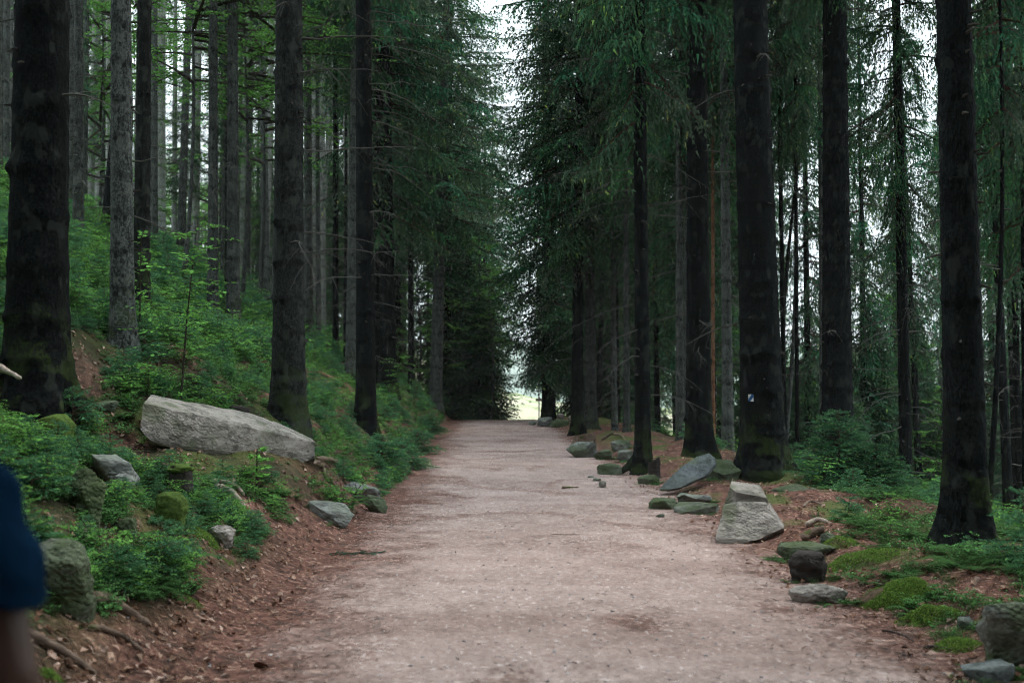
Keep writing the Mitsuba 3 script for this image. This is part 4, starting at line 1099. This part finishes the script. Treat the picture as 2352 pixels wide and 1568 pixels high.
def leafy(label, name, cat, u, v, h, seed, tiers, spread, y=None, leaf=0.07, top_u=None):
    k = numbered(name)
    b = hit(u, v) if y is None else np.array([at(u, 884, y)[0], y, float(H(at(u, 884, y)[0], y))])
    rg = np.random.default_rng(seed)
    dx = 0 if top_u is None else (at(top_u, v, b[1])[0] - b[0])
    st = np.array([b - [0, 0, 0.05], b + [dx * 0.35, 0, h * 0.45], b + [dx, 0, h]])
    acc = Acc()
    acc.tube(st, [0.014, 0.009, 0.004], [0.05, 0.045, 0.035], 6)
    vv, f, c = acc.arrays()
    part(k, 'stem', M(vv, f), 'twig', color=c)
    acc = Acc()
    for e in range(tiers):
        t = 0.25 + 0.75 * (e + rg.random()) / tiers
        p = st[0] + (st[2] - st[0]) * t
        a = rg.uniform(0, 2 * math.pi)
        shoot_leaves(acc, rg, p, unit(np.array([math.cos(a), math.sin(a) * 0.8, rg.uniform(-0.1, 0.25)])), spread * rg.uniform(0.5, 1.1) * (1.15 - 0.6 * t), 12, leaf, BEECH * rg.uniform(0.9, 1.6), 0.12)
    vv, f, c = acc.arrays()
    part(k, 'leaves', M(vv, f), 'foliage', color=c)
    tag(k, label, cat)


leafy('slender beech sapling with tiers of light leaves behind the large pale slab', 'beech_sapling', 'sapling', 415, 920, 2.1, 3, 34, 0.75, leaf=0.075, top_u=448)
leafy('small beech seedling growing before the face of the large pale slab', 'beech_sapling', 'sapling', 592, 1068, 0.42, 4, 9, 0.22, y=10.1, leaf=0.07)
leafy('leafy sapling beside the foot of the straight grey spruce', 'beech_sapling', 'sapling', 320, 790, 1.4, 5, 16, 0.7, leaf=0.075)
leafy('leafy sapling on the bank behind the black path-side spruce', 'beech_sapling', 'sapling', 915, 935, 1.5, 6, 20, 0.9, leaf=0.08)


def yspruce(label, u, h, R, seed, y, col=1.5):
    k = numbered('spruce_sapling')
    x = at(u, 884, y)[0]
    rg = np.random.default_rng(seed)
    v, f, c = small_spruce(rg, h, R, col, True)
    put(k, M(v + [x, y, float(H(x, y))], f), 'foliage', color=c)
    tag(k, label, 'sapling')


yspruce('bright green young spruce in front of the thick black right-hand trunk', 1925, 1.0, 0.6, 31, 14.3, 1.1)
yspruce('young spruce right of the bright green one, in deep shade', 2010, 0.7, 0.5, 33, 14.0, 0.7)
yspruce('bushy spruce sapling overhanging the left edge of the path', 925, 0.55, 0.5, 35, 18.6, 1.59)
yspruce('spruce sapling between the black path-side spruce and the path', 880, 0.5, 0.5, 36, 17.0, 1.59)
yspruce('spruce sapling behind the one overhanging the path edge', 960, 0.55, 0.5, 37, 22.5, 1.47)
yspruce('spruce sapling on the bank by the pale scaly trunk', 985, 0.6, 0.55, 38, 29.0, 1.34)

# pine cone on the gravel
k = numbered('pine_cone')
b = on(598, 1538, 0.018)
acc = Acc()
for i in range(70):
    t = i / 70
    r = 0.016 * math.sin(math.pi * (0.12 + 0.86 * t)) ** 0.7
    a = i * 2.4
    o = np.array([0, math.cos(a), math.sin(a)])
    p0 = np.array([[-0.05 + 0.1 * t, 0, 0]]) + o * r * 0.5
    acc.blades(p0, unit(o * 0.8 + np.array([0.6, 0, 0]))[None], np.cross([1.0, 0, 0], o)[None], 0.018, 0.02, np.array([[0.16, 0.07, 0.04]]) * (0.7 + 0.6 * (i % 3) / 2), True, 0.2)
acc.tube(np.array([[-0.05, 0, 0], [-0.02, 0, 0], [0.02, 0, 0], [0.05, 0, 0]]), [0.006, 0.013, 0.013, 0.004], [0.07, 0.035, 0.025], 8)
v, f, c = acc.arrays()
mm = np.array(mat(b, -40))
tag(put(k, M(v @ mm[:3, :3].T + mm[:3, 3], f), 'twig', color=c), 'brown spruce cone lying on the gravel near the bottom edge', 'cone')
# green twig fallen on the litter
k = numbered('fallen_twig')
acc = Acc()
b = on(800, 1276, 0.015)
for e in range(5):
    shoot_leaves(acc, np.random.default_rng(e), b + [0.09 * (e - 2), 0.01 * e, 0], unit(np.array([1, 0.4 * (-1) ** e, 0.05])), 0.16, 8, 0.05, np.array([0.03, 0.085, 0.06]), 0.02)
v, f, c = acc.arrays()
tag(put(k, M(v, f), 'foliage', color=c), 'dark green leafy twig fallen on the litter at the left of the path', 'twig')

# trail marker painted on the broad spruce
mk = next(r for r in TREES if 'trail marker' in labels[r[0]]['label'] and 'bearing' in labels[r[0]]['label'])
root, b, r0 = mk


tm = meshkit.WRITTEN[scene[root + '__trunk']['filename']]
trunk = trimesh.Trimesh(tm[0], tm[1], process=False)
vs = np.asarray(trunk.vertices)
uc, vc = 1728, 913.5
yy = b[1] - r0
c0 = at(uc, vc, yy)
sel = vs[np.abs(vs[:, 2] - c0[2]) < 0.15]
axis = sel[:, :2].mean(0)


def paint_patch(poly, off):
    """poly: points in metres (across, up) about the marker's middle."""
    import shapely
    P2, Fs, n0 = [], [], 0
    pl = shapely.Polygon(poly)
    for x0 in np.arange(-0.06, 0.06, 0.01):
        g = pl.intersection(shapely.box(x0, -1, x0 + 0.01, 1))
        for q in (getattr(g, 'geoms', [g]) if not g.is_empty else []):
            if q.geom_type == 'Polygon' and q.area > 1e-8:
                a, b_ = trimesh.creation.triangulate_polygon(q, engine='earcut')
                P2.append(a); Fs.append(np.asarray(b_) + n0); n0 += len(a)
    p2, f = np.vstack(P2), np.vstack(Fs)
    ang0 = math.atan2(-1, 0) + math.asin(np.clip((c0[0] - axis[0]) / (np.linalg.norm(sel[:, :2] - axis, axis=1).mean()), -0.95, 0.95))
    R = np.linalg.norm(sel[:, :2] - axis, axis=1)
    aa = np.arctan2(sel[:, 1] - axis[1], sel[:, 0] - axis[0])
    near = np.abs(np.angle(np.exp(1j * (aa - ang0)))) < 0.35
    Rm = R[near].max() + off
    a = ang0 + p2[:, 0] / Rm
    zc = c0[2] + p2[:, 1]
    return M(np.stack([axis[0] + Rm * np.cos(a), axis[1] + Rm * np.sin(a), zc], -1), f)


hw, hh = 0.0445, 0.0525
part(root, 'trail_marker', paint_patch([(-hw, -hh), (hw, -hh), (hw * 1.05, hh), (-hw, hh * 0.96)], 0.002), 'white_paint', smooth=False)
tag(root + '__trail_marker', 'white painted square with a blue diagonal stripe')
part(root, 'trail_marker__stripe', paint_patch([(-hw, -hh), (-hw * 0.2, -hh), (hw, hh * 0.35), (hw * 1.02, hh), (hw * 0.3, hh * 0.98), (-hw, -hh * 0.45)], 0.004), 'blue_paint', smooth=False)
tag(root + '__trail_marker__stripe', 'blue diagonal stripe across the white marker')

# thin pole on the lit ground beyond the crest
k = numbered('marker_pole')
x, y = at(1238, 884, 62)[0], 62.0
z = float(H(x, y))
acc = Acc()
m = trimesh.creation.cylinder(0.035, 5.2, 10)
m.apply_translation([x, y, z + 2.4])
part(k, 'post', m, 'grey_metal', smooth=40)
m = trimesh.creation.box([0.42, 0.03, 0.16])
m.apply_translation([x, y - 0.05, z + 1.9])
part(k, 'plate', m, 'bare_wood')
tag(k, 'thin grey pole with a small plate on the bright ground past the crest', 'pole')


# ------------------------------------------------------------------ the passer-by at the left edge
def chain(joints, bones, refine=0.02, it=6):
    ms = []
    for a, b_ in bones:
        sp = []
        for j in (a, b_):
            p, r = joints[j]
            sp.append(m3.Manifold.sphere(r, 20).translate([float(q) for q in p]))
        ms.append(m3.Manifold.batch_hull(sp))
    m = m3.Manifold.batch_boolean(ms, m3.OpType.Add).refine_to_length(refine).to_mesh()
    t = trimesh.Trimesh(m.vert_properties[:, :3], m.tri_verts, process=True)
    return trimesh.smoothing.filter_taubin(t, iterations=it)


def person():
    k = numbered('person')
    o = np.array([-1.03, 1.62, float(H(-1.03, 1.62))])
    J = {'pelvis': ((0, 0, 0.95), 0.125), 'hipl': ((-0.09, 0, 0.92), 0.105), 'hipr': ((0.09, 0, 0.92), 0.105), 'waist': ((0, 0, 1.10), 0.12),
         'chl': ((-0.08, 0, 1.28), 0.11), 'chr': ((0.08, 0, 1.28), 0.11), 'shl': ((-0.155, 0, 1.375), 0.055), 'shr': ((0.155, 0, 1.375), 0.055), 'neck': ((0, -0.01, 1.46), 0.052), 'jaw': ((0, 0.02, 1.545), 0.06),
         'head': ((0, 0.0, 1.63), 0.092), 'chin': ((0, 0.065, 1.54), 0.03), 'nose': ((0, 0.098, 1.595), 0.013),
         'kl': ((-0.1, 0.16, 0.53), 0.06), 'al': ((-0.1, 0.05, 0.10), 0.04), 'kr': ((0.1, -0.02, 0.50), 0.06), 'ar': ((0.1, -0.24, 0.14), 0.04),
         'tl': ((-0.1, 0.21, 0.045), 0.035), 'tr': ((0.1, -0.12, 0.045), 0.035), 'hl': ((-0.1, 0.02, 0.045), 0.035), 'hr': ((0.1, -0.27, 0.09), 0.035),
         'el': ((-0.235, -0.10, 1.12), 0.042), 'wl': ((-0.25, 0.02, 0.89), 0.03), 'er': ((0.243, -0.03, 1.10), 0.044), 'wr': ((0.255, 0.09, 0.87), 0.03)}
    B = [('pelvis', 'waist'), ('hipl', 'hipr'), ('pelvis', 'hipl'), ('pelvis', 'hipr'), ('waist', 'chl'), ('waist', 'chr'), ('chl', 'chr'), ('chl', 'shl'), ('chr', 'shr'), ('shl', 'shr'), ('shl', 'neck'), ('shr', 'neck'), ('neck', 'jaw'),
         ('jaw', 'head'), ('jaw', 'chin'), ('head', 'chin'), ('hipl', 'kl'), ('kl', 'al'), ('hipr', 'kr'), ('kr', 'ar'), ('hl', 'tl'), ('hr', 'tr'), ('al', 'hl'), ('ar', 'hr'), ('shl', 'el'), ('el', 'wl'), ('shr', 'er'), ('er', 'wr'), ('head', 'nose')]
    for s, w_ in ((-1, 'l'), (1, 'r')):
        wx, wy, wz = J['w' + w_][0]
        J['p' + w_] = ((wx, wy + 0.03, wz - 0.07), 0.03)
        B.append(('w' + w_, 'p' + w_))
        for i, ln in enumerate((0.07, 0.08, 0.075, 0.06)):
            yy_ = wy + 0.055 - 0.022 * i
            J[f'f{w_}{i}a'] = ((wx, yy_, wz - 0.09), 0.0095)
            J[f'f{w_}{i}b'] = ((wx - s * 0.012, yy_ + 0.012, wz - 0.09 - ln * 0.55), 0.0085)
            J[f'f{w_}{i}c'] = ((wx - s * 0.032, yy_ + 0.016, wz - 0.09 - ln * 0.9), 0.0075)
            B += [('p' + w_, f'f{w_}{i}a'), (f'f{w_}{i}a', f'f{w_}{i}b'), (f'f{w_}{i}b', f'f{w_}{i}c')]
        J[f't{w_}a'] = ((wx - s * 0.015, wy + 0.05, wz - 0.05), 0.011)
        J[f't{w_}b'] = ((wx - s * 0.03, wy + 0.075, wz - 0.095), 0.009)
        B += [('p' + w_, f't{w_}a'), (f't{w_}a', f't{w_}b')]
    m = chain(J, B, 0.018, 8)
    m.vertices += o
    part(k, 'body', m, 'skin', smooth=True)
    G = dict(J)
    up_ = lambda j, add, dz=0.0, dx=0.0: (tuple(np.array(J[j][0]) + [dx, 0, dz]), J[j][1] + add)
    for j in ('waist', 'chl', 'chr', 'pelvis'):
        G[j] = up_(j, 0.022)
    G['shl'], G['shr'] = up_('shl', 0.018), up_('shr', 0.018)
    G['nk'] = ((0, -0.01, 1.415), 0.07)
    for s, w_ in ((-1, 'l'), (1, 'r')):
        a, b_ = np.array(J['sh' + w_][0]), np.array(J['e' + w_][0])
        G['sl' + w_] = (tuple(a + (b_ - a) * 0.62 + [s * 0.006, 0, 0]), 0.084)
    m = chain(G, [('pelvis', 'waist'), ('waist', 'chl'), ('waist', 'chr'), ('chl', 'chr'), ('chl', 'shl'), ('chr', 'shr'), ('shl', 'shr'), ('shl', 'nk'), ('shr', 'nk'), ('shl', 'sll'), ('shr', 'slr')], 0.022, 6)
    v = np.array(m.vertices)
    for s in (-1, 1):      # the sleeves end in a flat hem
        sel_ = (s * v[:, 0] > 0.14) & (v[:, 2] < 1.215)
        v[sel_, 2] = 1.215 - (1.215 - v[sel_, 2]) * 0.12
    v += (meshkit.fbm(v * [9, 9, 5] + 3, 3, 3)[:, None] - 0.5) * 0.03 + np.sin(v[:, 2:3] * 70 + v[:, :1] * 25) * 0.003
    m = trimesh.Trimesh(v + o, m.faces, process=False)
    part(k, 'shirt', m, 'blue_cloth', smooth=True)
    for j in ('pelvis', 'hipl', 'hipr'):
        G[j] = up_(j, 0.02)
    G['kl2'], G['kr2'] = (tuple(np.array(J['kl'][0]) * 0.75 + np.array(J['hipl'][0]) * 0.25), 0.085), (tuple(np.array(J['kr'][0]) * 0.75 + np.array(J['hipr'][0]) * 0.25), 0.085)
    m = chain(G, [('pelvis', 'hipl'), ('pelvis', 'hipr'), ('hipl', 'hipr'), ('hipl', 'kl2'), ('hipr', 'kr2')], 0.03, 6)
    m.vertices += o
    part(k, 'shorts', m, 'dark_cloth', smooth=True)
    m = chain({'a': ((0, -0.02, 1.66), 0.095), 'b': ((0, -0.045, 1.60), 0.075), 'c': ((0, 0.02, 1.69), 0.08)}, [('a', 'b'), ('a', 'c')], 0.02, 4)
    m.vertices += o
    part(k, 'hair', m, 'hair', smooth=True)
    for w_ in 'lr':
        m = chain({'a': (tuple(np.array(J['h' + w_][0]) + [0, 0, 0.005]), 0.045), 'b': (tuple(np.array(J['t' + w_][0]) + [0, 0.02, 0]), 0.042), 'c': (tuple(np.array(J['a' + w_][0]) - [0, 0, 0.02]), 0.05)}, [('a', 'b'), ('a', 'c'), ('c', 'b')], 0.02, 4)
        m.vertices += o
        part(k, 'shoe', m, 'dark_cloth', smooth=True)
    tag(k, 'person in a dark blue short-sleeved shirt cut off by the left edge, bare arm hanging', 'person')


person()

# ------------------------------------------------------------------ undergrowth, litter and gravel
ru = np.random.default_rng(77)
STUFF = {'bilberry': ('bilberry_shrubs', 'low green bilberry shrubs covering the forest floor', 'shrubs'), 'beech': ('beech_seedlings', 'knee-high light green beech seedlings in the undergrowth', 'seedlings'),
         'seedling': ('spruce_seedlings', 'small green spruce seedlings all over the bank', 'seedlings'), 'fern': ('ferns', 'green ferns in the undergrowth', 'ferns'), 'grass': ('grass_tufts', 'thin grass tufts on the forest floor', 'grass')}
serial = {}


def sprout(kind, x, y, s, tilt=10):
    key, lab, cat = STUFF[kind]
    serial[kind] = serial.get(kind, 0) + 1
    g = KIND_VARIANTS[kind][ru.integers(len(KIND_VARIANTS[kind]))]
    inst(f'{key}__{serial[kind]:04d}', g, mat((x, y, float(H(x, y)) - 0.01), ru.uniform(0, 360), s * np.array([1, 1, ru.uniform(0.8, 1.2)]), (ru.uniform(-tilt, tilt), ru.uniform(-tilt, tilt))))
    labels.setdefault(key, dict(label=lab, category=cat, kind='stuff'))


def scatter(n, ylo, yhi, xlo, xhi, keep, mix_, size, power=1.0):
    for _ in range(n):
        y = ylo + (yhi - ylo) * ru.random() ** power
        x = ru.uniform(xlo(y), xhi(y))
        t = x - path_centre(y)
        if not keep(x, y, t) or any(abs(x - q[1][0]) < q[2] * 1.15 and abs(y - q[1][1]) < q[2] * 1.15 for q in TREES[:50]):
            continue
        sz = size(y) * ru.uniform(0.65, 1.35)
        if -4.3 < x < -1.9 and 7 < y < yd(328 + 394 * (x + 3.6) / 1.3):
            sz *= 0.6
        if y > 12.5 and -4.6 < t < 0:
            sz *= 0.62
        if any(abs(x - q[1][0]) < 0.45 and 0 < q[1][1] - y < 1.5 for q in TREES[:30]):
            sz *= 0.45
        if any(a - 0.05 < x < b_ + 0.05 and c - (0.25 if y > 9.5 else 0.5) - 0.45 * sz < y < d_ + 0.03 for a, b_, c, d_ in CLEAR):
            if ru.random() > 0.12:
                continue
            sz *= 0.4
        kinds, w = zip(*mix_.items())
        kind = kinds[np.searchsorted(np.cumsum(w) / sum(w), ru.random())]
        sprout(kind, x, y, sz)


edge_t = lambda y: np.interp(y, [5, 7, 9.4, 13, 15], [2.6, 2.5, 2.25, 1.95, 1.8])
pat = lambda x, y, f=0.8, sd=3: float(meshkit.fbm(np.array([x * f, y * f, 1.7]), 3, sd))
# left bank: patchy near the camera, closed cover further up
scatter(5200, 4.8, 9, lambda y: -0.56 * y - 0.6, lambda y: -1.9, lambda x, y, t: -t > edge_t(y) + 0.9 * (pat(x, y, 1.4, 4) - 0.5) and pat(x, y, 2.3) > 0.37, dict(bilberry=6, seedling=0.5, fern=1.5, beech=1.2, grass=2), lambda y: 0.38)
scatter(4800, 8.5, 18, lambda y: -0.56 * y - 0.6, lambda y: -1.8, lambda x, y, t: -t > edge_t(y) + 0.7 * (pat(x, y, 1.4, 4) - 0.5) and pat(x, y, 1.5) > (0.36 if y > 12 else 0.455), dict(bilberry=8, seedling=0.8, fern=1.8, beech=2.2), lambda y: 0.52)
scatter(3800, 17, 45, lambda y: -0.56 * y - 0.6, lambda y: -2.0, lambda x, y, t: -t > 2.1 and pat(x, y, 0.7) > 0.36, dict(bilberry=6, seedling=1.4, beech=4, fern=1), lambda y: 0.68 + 0.02 * (y - 17), 1.2)
# right side: sparser and lower
scatter(800, 5.5, 16, lambda y: 2.9, lambda y: 0.56 * y + 0.6, lambda x, y, t: t > 2.7 + 0.8 * pat(x, y, 1.0, 4) and pat(x, y, 1.3) > 0.44, dict(bilberry=3, seedling=0.3, fern=1.5, grass=3, beech=0.4), lambda y: 0.55)
scatter(700, 14, 42, lambda y: 3.6, lambda y: 0.56 * y + 1, lambda x, y, t: t > 4.2 and pat(x, y, 0.6) > 0.47, dict(bilberry=3, seedling=1, fern=1, beech=2), lambda y: 0.75)
scatter(520, 5.8, 10, lambda y: path_centre(y) + 2.3, lambda y: 0.56 * y + 0.3, lambda x, y, t: pat(x, y, 1.8, 6) > 0.45, dict(fern=2, grass=5, bilberry=2), lambda y: 0.34)
scatter(120, 20, 42, lambda y: -3.4, lambda y: -1.9, lambda x, y, t: t < -1.95, dict(grass=5, bilberry=1), lambda y: 1.0)


scatter(700, 1.5, 16, lambda y: -0.56 * y - 7, lambda y: -0.56 * y - 0.5, lambda x, y, t: -t > 3.0, dict(bilberry=5, fern=2, beech=2), lambda y: 0.8)
for cx_, cy_, w_, dp_ in SEATS:      # little plants and grass gathered about the foot of each stone
    if cy_ > 24:
        continue
    for _ in range(7):
        a_ = ru.uniform(math.pi * 0.95, math.pi * 2.05)
        x_, y_ = cx_ + (w_ * 0.52 + 0.03) * math.cos(a_), cy_ + dp_ * 0.45 + (dp_ * 0.55 + 0.03) * math.sin(a_)
        if abs(x_ - path_centre(y_)) > 1.9:
            sprout(('grass', 'bilberry', 'fern', 'grass')[ru.integers(4)], x_, y_, ru.uniform(0.16, 0.34))


def flat_bits(n, ylo, yhi, xlo, xhi, keep, L, Wd, cols, lift, name, lab, cat, curl=0.3, seed=1):
    rg = np.random.default_rng(seed)
    y = ylo + (yhi - ylo) * rg.random(n) ** 1.5
    x = rg.uniform(0, 1, n) * (xhi(y) - xlo(y)) + xlo(y)
    k = keep(x, y, x - path_centre(y), rg)
    x, y = x[k], y[k]
    n = len(x)
    a = rg.uniform(0, 2 * np.pi, n)
    e = 0.03
    N = unit(np.stack([-(H(x + e, y) - H(x - e, y)) / (2 * e), -(H(x, y + e) - H(x, y - e)) / (2 * e), np.ones(n)], -1) + rg.normal(size=(n, 3)) * curl)
    D = unit(np.cross(N, np.stack([np.cos(a), np.sin(a), np.zeros(n)], -1)))
    S = np.cross(N, D)
    l = L * rg.uniform(0.5, 1.4, n)
    P = np.stack([x, y, H(x, y) + lift + rg.uniform(0, 0.01, n)], -1) - D * l[:, None] / 2
    acc = Acc()
    cols = np.array(cols)
    C = cols[rg.integers(len(cols), size=n)] * rg.uniform(0.6, 1.35, (n, 1))
    acc.blades(P, D, S, l, Wd * rg.uniform(0.7, 1.3, n), C, True, 0.35)
    v, f, c = acc.arrays()
    put(name, M(v, f), 'twig', color=c)
    tag(name, lab, cat, kind='stuff')


TAN = [(0.30, 0.19, 0.14), (0.42, 0.29, 0.225), (0.20, 0.11, 0.075), (0.14, 0.08, 0.055), (0.50, 0.37, 0.31)]
off_path = lambda x, y, t, rg: (np.abs(t) > 1.75 + 0.5 * rg.random(len(x))) & (rg.random(len(x)) < 0.35 + 1.3 * (meshkit.fbm(np.stack([x * 1.3, y * 1.3, x * 0], -1), 2, 8) - 0.3))
flat_bits(26000, 4.5, 22, lambda y: -0.54 * y - 0.3, lambda y: 0.54 * y + 0.3, off_path, 0.055, 0.032, TAN, 0.008, 'leaf_litter', 'dead tan beech leaves scattered over the forest floor', 'leaves', 0.35, 2)
flat_bits(30000, 4.5, 18, lambda y: -0.5 * y, lambda y: 0.5 * y, lambda x, y, t, rg: (np.abs(t) > 1.2 + 0.9 * rg.random(len(x))) & (np.abs(t) < 4.5), 0.075, 0.005, [(0.10, 0.06, 0.045), (0.05, 0.035, 0.03), (0.22, 0.14, 0.10), (0.30, 0.22, 0.17)], 0.012, 'needle_litter', 'brown needles and fine twigs on the forest floor', 'twigs', 0.2, 3)
flat_bits(500, 4.5, 26, lambda y: -1.6 + 0 * y, lambda y: 2.2 + 0 * y, lambda x, y, t, rg: np.abs(t) < 1.9, 0.05, 0.008, [(0.06, 0.045, 0.04), (0.10, 0.07, 0.055), (0.035, 0.03, 0.03)], 0.012, 'path_debris', 'small dark bits of bark and twig on the gravel', 'twigs', 0.15, 4)

rg = np.random.default_rng(6)
n = 3600
y = 4.6 + 12 * rg.random(n) ** 1.7
x = path_centre(y) + rg.normal(size=n) * 1.35 + 0.2
ico = trimesh.creation.icosahedron()
r = 0.0035 + 0.010 * rg.random(n) ** 5
vv = ico.vertices[None] * (r[:, None, None] * rg.uniform(0.6, 1.3, (n, 1, 3)) * [1, 1, 0.6]) + np.stack([x, y, H(x, y) + 0.009], -1)[:, None]
ff = ico.faces[None] + (np.arange(n) * 12)[:, None, None]
cc = np.array([(0.34, 0.29, 0.27), (0.24, 0.24, 0.25), (0.5, 0.46, 0.45), (0.13, 0.125, 0.13), (0.28, 0.2, 0.18)])[rg.integers(5, size=n)] * rg.uniform(0.8, 1.2, (n, 1))
put('gravel', M(vv.reshape(-1, 3), ff.reshape(-1, 3)), 'twig', color=np.repeat(cc, 12, 0))
tag('gravel', 'loose grey and pinkish pebbles on the path', 'gravel', kind='stuff')

# ------------------------------------------------------------------ which of the background trees: between which named trunks, and in what order
MARKS = sorted([(1176 + 2308 * t[1][0] / t[1][1], w) for t in TREES for q, w in (
    ('huge nearly black', 'huge dark'), ('straight grey spruce trunk just', 'straight grey'), ('pale ringed', 'pale ringed'), ('thick ringed', 'thick ringed'), ('black spruce trunk on the left bank', 'black path-side'),
    ('pale scaly leaning', 'pale scaly'), ('dark spruce at the crest', 'crest'), ('dark spruce with a swollen', 'swollen-foot'), ('thick black spruce behind the leaning', 'slab-side'),
    ('broad black', 'marker'), ('thick black spruce behind the bright', 'thick black'), ('slender dark spruce with long', 'slender dark'), ('massive black', 'massive black')) if labels[t[0]]['label'].startswith(q)])
WHAT = {'pale trunks far up the left slope': 'slender pale trunk', 'grey trunks on the left slope': 'slim grey trunk', 'dark trunks right of the path': 'slim dark trunk', 'spruces on the falling ground at the right': 'thin dark spruce',
        'spruces beyond the crest, left of the gap': '', 'spruces beyond the crest, right of the gap': '', 'spruces beyond the crest': 'drooping spruce past crest', 'young spruces down the right slope': 'young spruce', 'leafy bushes down the right slope': 'leafy bush',
        'leafy bushes far up the left slope': 'pale green beech', 'green spruces behind the far trunks': 'tall green spruce', 'beeches among the trunks on the left slope': 'light green beech', 'beech bushes beyond the crest': 'beech bush past crest', 'young spruces on the left slope': 'young spruce', 'young spruces beyond the crest, left': '', 'young spruces beyond the crest, right': '', 'young spruces beyond the crest': 'young spruce past crest'}
ORD = ('leftmost', 'second from left', 'third from left', 'fourth from left', 'fifth from left', 'sixth from left', 'seventh from left', 'eighth from left')
ORD_R = [q.replace('left', 'right') for q in ORD[1:]]
cells = {}
for key, b_, r_ in TREES:
    g_ = labels[key].get('group')
    if g_ in WHAT:
        g_ = g_.split(',')[0]
        u = 1176 + 2308 * b_[0] / b_[1]
        i = sum(u > m[0] for m in MARKS)
        cells.setdefault((g_, i), []).append((u, key, b_[1]))
for (g_, i), items in cells.items():
    lo, hi = (MARKS[i - 1][1] if i else 'left picture edge'), (MARKS[i][1] if i < len(MARKS) else 'right picture edge')
    where = f'between {lo} and {hi}' if 'edge' in lo + hi else f'between {lo} and {hi} trunks'
    items.sort(key=lambda q: q[2])
    half_ = len(items) > 8
    for part_, sub in (('nearer ', items[:len(items) // 2]), ('further ', items[len(items) // 2:])) if half_ else (('', items),):
        sub = sorted(sub)
        for j, (u, key, d_) in enumerate(sub):
            od = '' if len(sub) == 1 else ORD[j] if j < 8 and j < len(sub) - 1 else 'rightmost' if j == len(sub) - 1 else ORD_R[min(len(sub) - 2 - j, 6)]
            labels[key]['label'] = ' '.join(f"{part_}{WHAT[g_]}{', ' + od if od else ''} {where}".split())

# ------------------------------------------------------------------ misty air
HAZE = 0.0003
if HAZE:
    scene['air'] = {'type': 'homogeneous', 'albedo': {'type': 'rgb', 'value': [0.95, 0.955, 0.96]}, 'sigma_t': HAZE}
    scene['haze'] = {'type': 'cube', 'to_world': T().translate([0, 600, 45]).scale([1450, 950, 90]), 'bsdf': {'type': 'null'}, 'interior': {'type': 'ref', 'id': 'air'}}
    scene['camera']['medium'] = {'type': 'ref', 'id': 'air'}
    tag('haze', kind='stuff')
